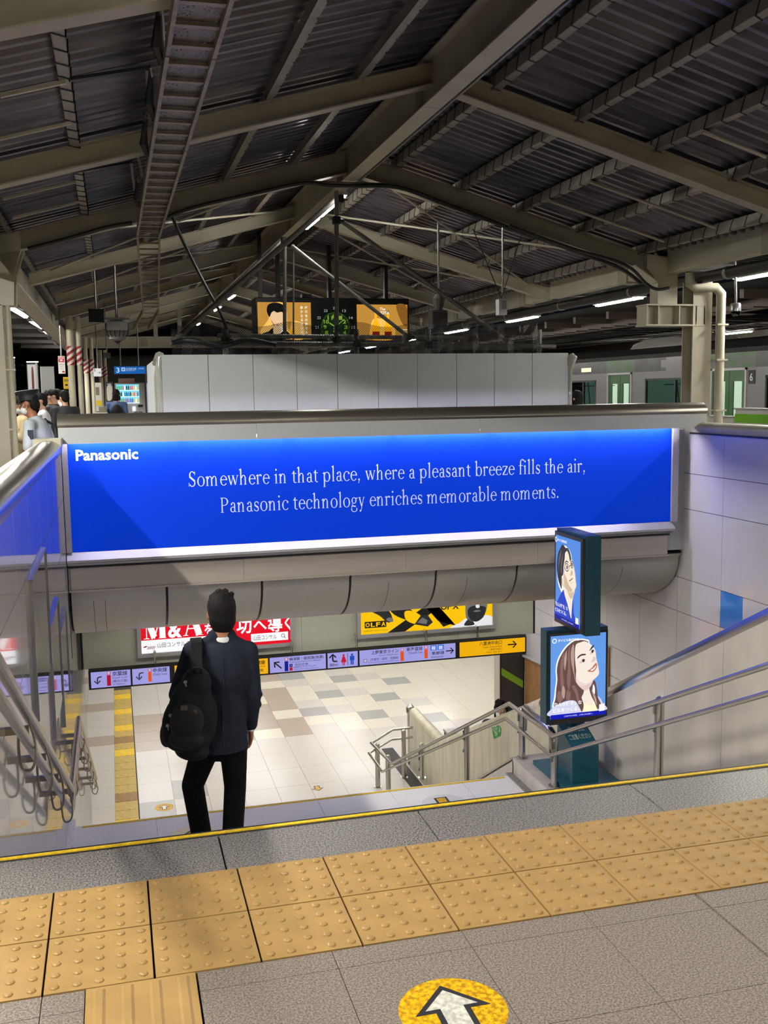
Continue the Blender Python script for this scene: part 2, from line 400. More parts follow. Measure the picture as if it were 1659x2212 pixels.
# ledge and strip panels below the board
B().prism([(xl,6.60,.142),(xl,6.52,.075),(xl,6.52,.05),(xl,6.75,.05),(xl,6.75,.142)],(xr-xl-.25,0,0)).build('ledge',alum_l,pp)
B().prism([(xl,6.52,.045),(xl,6.62,.005),(xl,6.75,.005),(xl,6.75,.045)],(xr-xl-.27,0,0)).build('ledge',fascia_m,pp)
B().box(xl,6.17,6.60,6.75,-.01,.005).build('shadow_joint',black,pp)
xx=[xl+.02,1.45,3.13,4.6,5.2,6.15]
for a,b in zip(xx,xx[1:]): B().box(a+.001,b-.001,6.62,6.66,-.225,-.012).build('strip_panel',alum,pp)
B().box(xl,6.165,6.635,6.75,-.24,-.005).build('strip_frame',fascia_m,pp)
B().box(xl,6.165,6.60,6.67,-.242,-.226).build('strip_frame',alum,pp)
# curved soffit
def arc(y,t): pass
cur=[(6.70,-.24)]
for k in range(0,13):
    a=math.radians(90*k/12); cur.append((7.68-.93*math.cos(a),-.29-.555*math.sin(a)))
cur+=[(8.6,-.845)]
xx=[xl-.0]+[U(px,1262,y=6.75).x for px in (360,566,757,942,1117)]+[6.39]
for a,b in zip(xx,xx[1:]):
    q=[(a+.012,y,z) for y,z in cur]+[(a+.012,8.6,-.5),(a+.012,6.9,-.24)]
    B().prism(q,(b-a-.024,0,0)).build('soffit_panel',drum_m,pp,smooth=True)
cur2=[(y+.02,z+.02) for y,z in cur]
B().prism([(xl,y,z) for y,z in cur2]+[(xl,8.6,-.3),(xl,6.9,-.2)],(6.39-xl,0,0)).build('soffit_backing',black,pp)
for px in (200,225,840,1010,1345): 
    x=U(px,1262,y=6.75).x; B().add([(x+dx,y-.001,z-.001) for dx in (0,.004) for y,z in cur[2:]],[(i,i+1,i+len(cur)-1,i+len(cur)-2) for i in range(len(cur)-3)]).build('seam',dark,pp)
# ================================================================ concourse
cf=struct('floor.002','pale tiled concourse floor at the foot of the stairs')
B().box(-8,14,8.1,40,ZF-.3,ZF-.012).build('screed',grout,cf)
tiles={}
def ctile(wd,ln,m):
    k=(round(wd,3),round(ln,3),m.name)
    if k not in tiles:
        tiles[k]=B().box(.0015,wd-.0015,.0015,ln-.0015,-.01,0).build('tile',m,cf); return tiles[k],True
    return tiles[k],False
c_lt=M('pale_floor_tile',S(228,222,215),.2,noise=1,nscale=120,col2=S(204,196,187))
c_cr=M('cream_floor_tile',S(234,226,208),.18,noise=.05,nscale=20)
c_tp=M('taupe_floor_tile',S(204,188,172),.2,noise=1,nscale=120,col2=S(172,156,142))
c_gr=M('grey_floor_tile',S(196,194,188),.2,noise=1,nscale=120,col2=S(164,162,158))
rnd=random.Random(3)
TW=.463; X0=.375
def put_tile(x,y,wd,ln,m):
    o,new=ctile(wd,ln,m)
    if new: o.location=(x,y,ZF)
    else: dup_part(o,'tile',cf,(x,y,ZF))
n=0
for i in range(-2,16):
    x=X0+TW*i if i>=0 else X0-.31-TW*(-i)
    for j in range(6):
        y=8.1+j*.68+(.34 if i%2 else 0)*0
        put_tile(x,y,TW,.68,c_lt if (i,j) not in ((0,2),(1,3)) else c_gr)
    for j in range(16):
        y=12.18+j*.455
        if i<0: m=c_tp if j%4==1 else c_lt
        elif i<6: m=c_tp if (i*3+j*2)%7<5 else c_cr
        elif i<11: m=c_gr if (i+j*2)%5 in (0,) else (c_cr if (i+j)%3 else c_lt)
        else: m=c_cr
        if i<4 and i>=0: m=c_tp if j<4 else c_lt
        put_tile(x,y,TW,.455,m)
# tactile strip on the concourse
seq='y d b d y b b d b b b b b y b d b y b b y b b y b'.split()
bt={}
for k,c in enumerate(seq):
    y=8.15+.3*k; m={'y':tact_y,'d':tact_d,'b':tact_b}[c]
    if c not in bt:
        b=B().box(.002,.298,.002,.298,0,.005)
        for i in range(4): b.box(.03+.075*i-.012,.03+.075*i+.012,.01,.29,.005,.009)
        bt[c]=b.build('guiding_tile',m,cf); bt[c].location=(.063,y,ZF)
    else: dup_part(bt[c],'guiding_tile',cf,(.063,y,ZF))
# concourse ceiling, lintel with poster wall
ce=struct('ceiling.001','flat pale concourse ceiling with recessed light panels')
B().box(-6,14,8.62,34,-1.0,-.85).build('slab',white,ce)
B().box(-6,14,34,34.2,ZF,-.9).build('far_wall',cream,ce)
B().box(-6.2,-6,8.5,34,ZF,-.9).build('far_wall',cream,ce); B().box(13.8,14,8.5,34,ZF,-.9).build('far_wall',cream,ce)
lt=struct('wall_lintel','pale green panelled lintel across the foot of the stairs')
xx=[-.19,.62,2.35,3.04,4.35,5.36]
ZLT=-1.50
for a,b in zip(xx,xx[1:]): B().box(a+.002,b-.002,8.5,8.56,ZLT,-.83).build('panel',wallg,lt)
B().box(-.2,5.36,8.515,8.62,ZLT+.004,-.88).build('backing',dark,lt)
B().box(5.362,5.385,8.5,8.62,ZLT,-.83).build('end_trim',black,lt)
B().box(-.215,-.195,8.49,8.62,ZLT,-.83).build('end_trim',black,lt)
# lights of the concourse
lp0=None
for j,y in enumerate((9.6,11.4,13.2,15.0,17.5,20)):
    for i,x in enumerate((.8,3.0,5.2,7.6)):
        nm='left right'.split()
        if lp0 is None:
            lp0=thing('ceiling_light','recessed white light panel in the hidden concourse ceiling','light',(x,y,-1.0),'concourse light panels')
            B().box(x-.62,x+.62,y-.16,y+.16,-1.03,-1.0).build('trim',white,lp0); B().box(x-.58,x+.58,y-.12,y+.12,-1.036,-1.03).build('diffuser',lamplow,lp0)
        else: dup(lp0,(x,y,-1.0))
t=thing('tube_light','strip light under the soffit washing the lintel posters','light',(3,7.95,-.95))
B().box(.4,5.6,7.92,7.98,-.885,-.85).build('housing',white,t); B().box(.4,5.6,7.93,7.97,-.893,-.885).build('tube',M('wash_tube',(1,.98,.92),.4,emit=20),t)
# concourse pillar
pl=struct('wall_pillar','dark grey pillar with a slanting green stripe on the concourse')
p0=U(1090,1410,y=14.0); p1=U(1139,1410,y=14.0)
pd=M('charcoal_pillar',S(58,58,60),.3); pg=M('green_band',S(126,170,40),.5)
px0,px1,pf=5.99,6.38,11.25
B().box(px0,px1,pf,pf+.24,ZF,-1.0).build('shaft',pd,pl)
B().prism([(px0-.004,pf-.004,-2.72),(px1,pf-.004,-2.98),(px1,pf-.004,-3.10),(px0-.004,pf-.004,-2.84)],(0,-.004,0)).build('band',pg,pl)
B().prism([(px0,pf,-2.72),(px0,pf+.24,-2.60),(px0,pf+.24,-2.72),(px0,pf,-2.84)],(-.004,0,0)).build('band',pg,pl)
B().box(px0-.012,px0-.002,pf-.01,pf+.24,ZF,-1.0).build('side_cover',alum,pl)
for x in (px0,px1): B().box(x-.012,x+.012,pf-.015,pf,ZF,-1.0).build('corner_strip',black,pl)
# ================================================================ platform roof
FY=[-1.45,1.96,5.35,8.6,12.19,15.7,19.2,22.7,26.2,29.7,33.2,40]
XA=3.04; SL=.275; SR=.285
def zt(x): x=min(max(x,-.9),7.2); return 4.40-(SL*(XA-x) if x<XA else SR*(x-XA))   # top of the rafters
XL0,XR0=-2.7,8.95
ceil=struct('ceiling','gabled platform roof of dark corrugated metal sheets on purlins')
PIT=.165; NP=21
def sheet_mesh(xa,xb):
    b=B(); prof=[]
    for k in range(NP):
        prof+= [(k*PIT,0),(k*PIT+.05,0),(k*PIT+.075,.048),(k*PIT+.135,.048)]
    prof.append((NP*PIT,0)); n=len(prof); za,zb_=zt(xa)+.10,zt(xb)+.10
    b.add([(xa,y,za+z) for y,z in prof]+[(xb,y,zb_+z) for y,z in prof],[(i,i+1,n+i+1,n+i) for i in range(n-1)])
    return b
sheet_d=M('dark_eave_sheet',S(44,42,44),.5,.2,noise=.4,nscale=3)  # eave sheets, darker than the rest of the roof
xsheet=[(XL0,-.9),(-.9,1.25),(1.25,XA),(XA,5.0),(5.0,7.2),(7.2,XR0)]
for xa,xb in xsheet:
    o=None
    for k in range(18):
        off=(0,-10+k*NP*PIT,(.004 if k%2 else 0))
        if o is None: o=sheet_mesh(xa,xb).build('roof_sheet',sheet if -1<xa<7 else sheet_d,ceil); o.location=off
        else: dup_part(o,'roof_sheet',ceil,off)
# purlins
for x in (-1.5,-.75,.81,1.59,2.37):
    for y0,y1 in zip(FY,FY[1:]):
        if y0<30:
            b=B(); z=zt(x)+.05; b.beam((x,y0+.02,z),(x,y1-.02,z),.008,.085).beam((x+.028,y0+.02,z-.04),(x+.028,y1-.02,z-.04),.064,.008); b.build('purlin',purlin_m,ceil)
            if 2<y0<13 or y0==1.96:
                c=B()
                for k in range(int((y1-y0)/.3)): c.box(x+.05,x+.06,y0+.2+k*.3,y0+.215+k*.3,z-.05,z-.038)
                c.build('purlin_bolts',black,ceil,kind='stuff')
def wrapped(x,w_,h_):
    for y0,y1 in zip(FY,FY[1:]):
        if y0>30: continue
        z=zt(x)+.04; b=B(); b.beam((x,y0+.01,z),(x,y1-.01,z),w_,h_); b.build('purlin',purlin_m,ceil,bevel=.006)
        if y0<16:
            c=B(); r=.004
            for k in range(int((y1-y0)/.26)):
                y=y0+.12+k*.26
                for q in (((x-w_/2-r,y,z+h_/2),(x-w_/2-r,y+.06,z-h_/2-r),(x+w_/2+r,y+.12,z-h_/2-r),(x+w_/2+r,y+.18,z+h_/2)),): c.tube(q,r,4,cap=False)
            c.build('wire_wrap',black,ceil,kind='stuff')
for x in (.06,): wrapped(x,.075,.09)
for x in (3.62,4.42,5.2,6.0,6.85,7.7): wrapped(x,.085,.11)
# roof frames
eave_m=M('dark_eave_steel',S(40,37,34),.6)  # eave cantilevers coloured darker than the frames
def rafter(par,y,d,apex_d,x0,x1,mat):
    """one rafter of web and two flanges"""
    za,zb_=zt(x0),zt(x1); d0=d; d1=apex_d
    s=1 if x1>x0 else -1
    b=B(); b.prism([(x0,y-.006,za),(x1,y-.006,zb_),(x1,y-.006,zb_-d0),(x0,y-.006,za-d1)],(0,.012,0))
    b.build('rafter_web',mat,par)
    for zz,nm in ((0,'top_flange'),(1,'bottom_flange')):
        a=(x0,y,za-(d1 if zz else 0)); e=(x1,y,zb_-(d0 if zz else 0)); B().beam(a,e,.15,.012).build(nm,mat,par)
for k,y in enumerate(FY):
    if y>34: continue
    col=(k%2==1)
    fr=struct('trim_%d'%(4+k),'cream painted steel roof frame spanning the platform'+(' on columns' if col else ''))
    d=.19 if col else .165; xw=(-.62,6.9) if col else (-.8,7.15)
    rafter(fr,y,d,.24 if col else .17,XA,xw[0],cream_d if y<10 else cream)
    rafter(fr,y,d,.24 if col else .17,XA,xw[1],cream_d if y<10 else cream)
    # eave cantilevers beyond the columns
    rafter(fr,y,.08,.10,-1.0,XL0+.1,eave_m); rafter(fr,y,.08,.10,7.4,XR0-.1,eave_m)
    if col:
        # left column with haunch
        if k>4: continue
        zl=2.75; B().prism([(-.62,y-.1,zt(-.62)),(-.62,y-.1,zt(-.62)-.20),(-.70,y-.1,2.93),(-.72,y-.1,2.6),(-.95,y-.1,2.6),(-.95,y-.1,zt(-.95))],(0,.2,0)).build('haunch',cream,fr)
        B().tube([(-.60,y-.02,zt(-.62)-.21),(-.69,y-.02,2.93),(-.71,y-.02,2.6)],.02,6).build('haunch_edge',cream,fr)
        B().box(-1.04,-.835,y-.1,y+.1,0,2.62).build('column',cream,fr,bevel=.01)
        B().tube([(-.79,y-.06,0),(-.79,y-.06,2.95)],.03,10).build('conduit',cream,fr,smooth=True)
        for z in (.6,1.25,1.9): B().box(-.84,-.745,y-.10,y-.02,z,z+.02).build('clamp',cream,fr)
        # right column: short post, bracket, main column
        B().prism([(6.9,y-.1,zt(6.9)),(6.9,y-.1,3.12),(7.06,y-.1,2.95),(7.06,y-.1,2.66),(7.34,y-.1,2.66),(7.34,y-.1,3.05),(7.6,y-.1,3.2),(7.6,y-.1,zt(7.6))],(0,.2,0)).build('haunch',cream,fr)
        B().beam((7.05,y-.02,2.95),(6.72,y-.02,3.16),.22,.014).build('haunch_edge',cream,fr)
        B().box(6.88,7.72,y-.14,y+.14,2.655,2.675).build('bracket_plate',cream,fr); B().box(6.88,7.72,y-.14,y+.14,2.40,2.42).build('bracket_plate',cream,fr)
        B().box(6.92,7.66,y-.012,y+.012,2.42,2.655).build('bracket_web',cream,fr)
        for x in (6.9,7.06,7.36,7.60,7.72): B().box(x-.008,x+.008,y-.13,y+.13,2.42,2.655).build('stiffener',cream,fr)
        B().box(7.555,7.83,y-.13,y-.11,0,3.0).build('column_flange',cream,fr); B().box(7.555,7.83,y+.11,y+.13,0,3.0).build('column_flange',cream,fr)
        B().box(7.685,7.70,y-.11,y+.11,0,3.0).build('column_web',cream,fr)
        B().tube([(7.44,y-.22,3.06),(7.44,y-.22,2.93),(7.52,y-.22,2.88),(7.82,y-.22,2.88),(7.90,y-.22,2.80),(7.90,y-.22,0)],.058,12).build('downpipe',cream,fr,smooth=True)
        for z in (.75,1.3,1.95,2.4): B().box(7.82,7.98,y-.285,y-.16,z,z+.02).build('clamp',cream,fr)
# ridge beam: web with flanges, in lengths between the frames
rb=struct('trim_20','cream steel ridge beam running along the platform roof')
for i,(y0,y1) in enumerate(zip(FY,FY[1:])):
    z0=4.06
    B().box(XA-.006,XA+.006,y0+.01,y1-.01,z0,4.44).build('web',cream_d,rb); B().box(XA-.085,XA+.085,y0+.004,y1-.004,z0-.012,z0).build('bottom_flange',cream,rb)
    B().box(XA-.085,XA+.085,y0+.004,y1-.004,4.43,4.445).build('top_flange',cream_d,rb)
    for dy in (.22,): B().box(XA-.08,XA-.006,y0+dy,y0+dy+.012,z0,4.43).build('stiffener',cream_d,rb)
B().tube([(XA+.11,y,4.05) for y in (-6,8.5)],.014,6).build('conduit',galv,rb)
# eave girders
gl=struct('trim_21','cream steel girder along the left row of columns')
for y0,y1 in zip(FY[::1],FY[1:]):
    B().box(-.90,-.86,y0+.02,y1-.02,2.95,3.36).build('girder_web',cream_d,gl); B().box(-.98,-.74,y0+.01,y1-.01,2.93,2.95).build('girder_flange',cream,gl)
gr=struct('trim_22','deep cream box girder along the right row of columns')
for i,(y0,y1) in enumerate(zip(FY,FY[1:])):
    B().box(7.17,7.33,y0+.12,y1-.12,3.06,3.43).build('girder',cream,gr,bevel=.01)
    B().box(7.15,7.35,y0+.9,y0+1.15,3.04,3.45).build('splice_plate',cream_d,gr)
# diagonal wind bracing rods in the roof plane
br=struct('trim_23','thin steel wind bracing rods under the roof')
def rp(x,y,d=.04): return (x,y,zt(x)-d)
for (x0,y0,x1,y1) in ((-.5,8.8,2.9,12.1),(2.9,8.8,-.5,12.1),(3.2,8.8,6.8,12.1),(6.8,8.8,3.2,12.1),(-.5,12.4,2.9,15.6),(2.9,12.4,-.5,15.6),(3.2,12.4,6.8,15.6),(6.8,12.4,3.2,15.6),(-.5,15.9,2.9,19),(6.8,15.9,3.2,19),(3.2,15.9,6.8,19)):
    B().tube([rp(x0,y0),rp(x1,y1)],.016,6).build('brace_rod',cream,br)
# ladder cable tray
traym=M('warm_tray_steel',S(150,138,118),.5,.3,noise=.3,nscale=20)  # warm tone to offset the blue light from the billboard
tr=thing('cable_tray','perforated ladder type cable tray running under the left roof slope','cable tray',(.735,0,3.4))
def tray(pts,wd,mesh_to):
    rg=None
    for (a,b_) in zip(pts,pts[1:]):
        a=Vector(a);b_=Vector(b_); L=(b_-a).length; n=max(1,int(L/1.9)); sd=Vector((wd/2,0,0))
        for s in (-1,1):
            for k in range(n): 
                p=a.lerp(b_,k/n); q=a.lerp(b_,(k+1)/n-.002); B().beam(p+sd*s,q+sd*s,.022,.07).build('side_rail',traym,tr)
        for k in range(int(L/.303)):
            p=a.lerp(b_,(k*.303+.1)/L); off=p-Vector((.735,0,3.4))
            if rg is None: rg=B().box(.735-wd/2,.735+wd/2,-.022,.022,3.385,3.4).build('rung',traym,tr)
            dup_part(rg,'rung',tr,off)
    rg.location=(0,pts[0][1]-.2,0)
tray([(.735,-4,3.4),(.735,8.55,3.4)],.24,6)
tray([(.735,8.55,3.4),(.93,13.6,2.95)],.24,0); tray([(.93,13.6,2.95),(.80,14.6,2.74)],.24,0)
mp=M('expanded_metal_mesh',S(120,112,100),.5,.5)
nt=mp.node_tree; tc=nt.nodes.new('ShaderNodeTexCoord'); vo=nt.nodes.new('ShaderNodeTexVoronoi'); vo.inputs['Scale'].default_value=55; gt=nt.nodes.new('ShaderNodeMath'); gt.operation='GREATER_THAN'; gt.inputs[1].default_value=.30
nt.links.new(tc.outputs['Object'],vo.inputs['Vector']); nt.links.new(vo.outputs['Distance'],gt.inputs[0]); nt.links.new(gt.outputs[0],nt.nodes['Principled BSDF'].inputs['Alpha'])
B().add([(.62,-4,3.41),(.85,-4,3.41),(.85,8.5,3.41),(.62,8.5,3.41)],[(0,1,2,3)]).build('mesh_plate',mp,tr)
for y in (2.5,3.6,4.7,6.9): B().tube([(.60,y,3.4),(.57,y-.05,3.47),(.585,y-.1,3.62),(.57,y-.3,zt(.57)-.1)],[.02,.03,.012,.01],6).build('hanger',black,tr)
# conduits and cables hung under the frames
def cable(pts,r,label,mat=blackcable,sub=True):
    b=B(); b.tube(spline(pts,5,False),r,6); return solo(b,'cable',mat,label,'cable',smooth=True)
yb=8.42
cable([U(60,538,y=yb),U(150,515,y=yb),U(230,492,y=yb),U(285,482,y=yb)],.022,'black cable clipped under the left rafter before the tray')
cable([U(345,476,y=yb),U(420,448,y=yb),U(540,420,y=yb),U(655,396,y=yb),U(720,401,y=yb),U(860,403,y=yb)],.02,'black cable bundle sagging below the apex of the column frame')
cable([U(760,402,y=yb),U(860,405,y=yb),U(960,440,y=yb),U(1100,492,y=yb),U(1250,545,y=yb),U(1340,580,y=yb),U(1385,612,y=yb)],.024,'thick black cable following the right rafter down to the column')
cable([U(1100,488,y=yb-.1),U(1230,535,y=yb-.1),U(1350,572,y=yb-.1),U(1395,612,y=yb-.15),U(1420,625,y=yb-.15),U(1445,622,y=yb-.15)],.02,'black cable looping round the column head')
t=struct('trim_24','pale conduit run under the apex of the column frame')
for a,b_ in (((540,420),(660,394)),((660,394),(858,400)),((858,400),(985,455))): B().tube([U(*a,y=8.48),U(*b_,y=8.48)],.022,8).build('conduit',cream,t)
cable([U(372,468,y=9),U(395,520,y=9),U(440,610,y=9),U(478,680,y=9),U(493,725,y=9)],.02,'slack black cable dropping from the left roof slope to the scaffold')
# pale support bars with perforated plates under the right slope, thin bars under the left slope
def roofpt(px,py,left,d=.06):
    r=RX*((px-829.5)/FPX)+DY*((py-1106)/FPX)+fw; k=SL if left else -SR; t=(4.40-d-k*XA-CAM.z+k*CAM.x)/(r.z-k*r.x); return CAM+r*t
pb=struct('trim_29','thin pale support bars with perforated plates under the roof slopes')
for a,b_ in (((1518,285),(1659,337)),((1274,393),(1553,489)),((1187,434),(1448,518)),((1377,348),(1659,449))):
    p=roofpt(*a,False);q=roofpt(*b_,False); q.y=p.y; q.z=zt(q.x)-.06; B().tube([p,q],.016,8).build('bar',cream,pb,smooth=True)
    e=p.lerp(q,.38); B().add([p+Vector((.02,-.02,.01)),e+Vector((0,-.02,.01)),e+Vector((0,.10,.05)),p+Vector((.02,.10,.05))],[(0,1,2,3)]).build('plate',cream_d,pb)
    for k in range(6): c=p.lerp(e,.2+.1*k)+Vector((0,.03,.018)); B().lathe([(.012,0),(.012,.002)],c,8).build('hole',black,pb)
for a,b_ in (((0,208),(142,182)),((0,300),(154,270)),((7,430),(165,397)),((27,471),(172,439))):
    p=roofpt(*a,True,.02);q=roofpt(*b_,True,.02); q.y=p.y; q.z=zt(q.x)-.02; B().beam(p,q,.03,.02).build('bar',cream,pb)
for a,b_ in (((150,172),(317,147)),((152,373),(285,350))):
    p=roofpt(*a,True,.02);q=roofpt(*b_,True,.02); B().beam(p,q,.05,.02).build('dark_bar',black,pb)
for pts in (((317,148),(320,190),(322,235),(324,272)),((283,350),(287,385),(294,425),(296,445)),((290,305),(296,330),(303,360),(306,380)),((345,0),(350,45),(352,90),(355,110))):
    cable([roofpt(x,y,True,.05) for x,y in pts],.014,'short black cable beside the ladder tray, %s from the top'%{148:'second',350:'fourth',305:'third',0:'first'}[pts[0][1]])
# big black service pipes along both eaves
for X,lab in ((-1.06,'fat black service pipe along the left girder'),(7.62,'fat black service pipe along the right girder')):
    z=3.09 if X<0 else 3.0
    b=B(); b.tube([(X,9.2 if X<0 else -4,z),(X,30,z)],.075,10); p=thing('service_pipe',lab,'pipe',(X,0,z)); b.build('pipe',black,p,smooth=True)
    for k in range(7): B().lathe([(.082,-.03),(.082,.03)],(X,(9.6 if X<0 else 3)+k*2.4,z),10,ax=(0,1,0)).build('pipe_band',galv,p)
# lamp battens over the platform edges
def batten(name,a,b_,label,group,w_=.15,m=lampm,hood=.10):
    a=Vector(a);b_=Vector(b_); c=(a+b_)/2; t=thing(name,label,'light',c,group)
    B().beam(a+Vector((0,0,hood/2+.01)),b_+Vector((0,0,hood/2+.01)),w_,hood).build('housing',lampbody,t)
    d=(b_-a).normalized()*.04
    B().beam(a+d,b_-d,w_*.42,.03).build('tube',m,t)
    return t
ordr=['nearest','second','third','fourth','fifth','sixth','seventh']
ZR=3.06
for k in range(11):
    y0=7.45+4.2*(k-3)
    lab='long strip lamp over the right platform edge, %s'%('%s outside the frame'%ordr[k] if y0<3.5 else 'close by at the frame edge' if k==3 else 'hung beside the column head' if k==4 else 'beyond the column, before the scaffold end' if k==5 else '%s of the small far ones'%ordr[k-6])
    batten('strip_lamp',(8.6,y0,ZR),(8.6,y0+1.64,ZR),lab,'strip lamps over the right platform edge')
# mounting rail carrying the right lamps
rl=struct('trim_25','grey lamp mounting rail along the right platform edge')
B().box(8.56,8.64,-6,45,3.17,3.24).build('rail',galv,rl)
for k in range(12): B().tube([(8.6,-4+4.2*k,3.2),(8.6,-4+4.2*k,zt(8.6))],.012,6).build('hanger',galv,rl)
LP=[(-1.373,16.4,18.6),(-1.27,20.0,22.2),(-1.2,23.6,25.8),(-1.16,27.6,29.8),(-1.14,32,34.2)]
for k,(x,a,b_) in enumerate(LP):
    batten('strip_lamp',(x-.05,a,3.2),(x+.04,b_,3.2),'strip lamp over the left walkway, %s of the receding row'%ordr[k],'strip lamps over the left walkway')
for k,y in enumerate((-4.0,-.2,3.4,9.2,12.6)):
    batten('strip_lamp',(-1.85,y,3.2),(-1.85,y+1.64,3.2),'strip lamp over the left walkway, %s of the near ones outside the frame or hidden'%ordr[k],'strip lamps over the left walkway',m=lampm4 if k<3 else lampm)
RL_=[(8.75,8.98,'short tube lamp at the top of the scaffold pole'),(9.05,10.2,'bright tube lamp under the ridge beside the scaffold pole'),(10.3,11.25,'tube lamp under the ridge, the second below the scaffold pole top'),(19.9,21.2,'far tube lamp under the ridge above the sloping pipe'),(23.0,24.6,'far tube lamp under the ridge below the sloping pipe'),(29.3,30.4,'tiny farthest tube lamp under the ridge')]
for k,w1 in enumerate('first second third fourth fifth sixth'.split()): RL_.append((-9.7+1.8*k,-8.2+1.8*k,'added unseen fill lamp under the ridge above the viewer, %s from the far end'%w1))  # unseen lamps added to brighten the faces turned towards the viewer
for a,b_,lab in RL_: batten('tube_lamp',(XA,a,3.93 if a<15 else 3.80),(XA,b_,3.93 if a<15 else 3.82),lab,'tube lamps under the ridge',.07,lampm2 if a>8 else lampm3,.05)
# ================================================================ neighbouring canopies and the dark distance
nb=struct('trim_26','dark canopy of the next platform with brown beams, across the right tracks')
cd=M('dark_canopy_roof',S(34,30,28),.6,noise=.3,nscale=3); cb=M('brown_steel_beam',S(84,72,62),.5,noise=.2,nscale=4)  # dark colour of the canopies and far sides
B().add([(11.5,-5,3.55),(26,-5,3.55),(26,60,3.55),(11.5,60,3.55)],[(0,1,2,3)]).build('roof',cd,nb)
for k in range(22):
    y=8+k*1.75; B().beam((11.5,y,3.3),(26,y+1.0,3.42),.12,.16).build('beam',cb,nb)
for x in (12.6,15.2,16.6,19.5,22.0): B().beam((x,0,3.2),(x,60,3.2),.14,.2).build('beam',cb,nb)
b=B()
for k in range(60):
    y=9+k*.7; b.beam((12.2,y,3.12),(17,y+.3,3.12),.02,.02)
b.build('catenary_gear',black,nb,kind='stuff')
B().box(25.8,26,-5,60,-1.2,3.5).build('far_side',cd,nb)
for k in range(3):
    y=20.5-4.2*1+4.2*k; batten('strip_lamp',(16.75,y,3.05),(16.75,y+1.4,3.05),'strip lamp of the neighbouring platform, %s beyond the train'%ordr[k],'strip lamps beyond the train')
nl=struct('trim_27','dark slatted canopy over the tracks beyond the left walkway')
B().add([(-14,5,3.75),(-2.9,5,3.75),(-2.9,70,3.75),(-14,70,3.75)],[(0,1,2,3)]).build('roof',cd,nl)
for k in range(34):
    y=11+k*1.4; B().box(-14,-2.9,y,y+.16,3.5,3.72).build('slat',M('slat_dark',S(13,13,12),.8) if k==0 else bpy.data.materials['slat_dark'],nl)
B().box(-5.6,-5.4,5,75,-1.2,3.6).build('far_side',M('far_dark_wall',S(36,35,34),.7),nl)
B().box(-5.6,26,74,74.2,-1,5).build('end',cd,nl)
# ================================================================ serif lettering drawn by strokes
def arc(cx,cy,rx,ry,a0,a1,tk,tn,n=12):
    """curved stroke, thick on its sides (tk) and thin at top and bottom (tn)"""
    o=[];i_=[]
    for k in range(n+1):
        a=math.radians(a0+(a1-a0)*k/n); c,s=math.cos(a),math.sin(a); t=tn+(tk-tn)*abs(c)**1.4
        o.append((cx+rx*c,cy+ry*s)); i_.append((cx+(rx-t)*c,cy+(ry-min(t,tn*1.2+.0*t) if 0 else ry-(tn+(t-tn)*.25))*s))
    return [(o[k],o[k+1],i_[k+1],i_[k]) for k in range(n)]
def ln(x0,y0,x1,y1,w_):
    d=Vector((x1-x0,y1-y0)).normalized(); nn=Vector((-d.y,d.x))*w_/2
    return [((x0-nn.x,y0-nn.y),(x1-nn.x,y1-nn.y),(x1+nn.x,y1+nn.y),(x0+nn.x,y0+nn.y))]
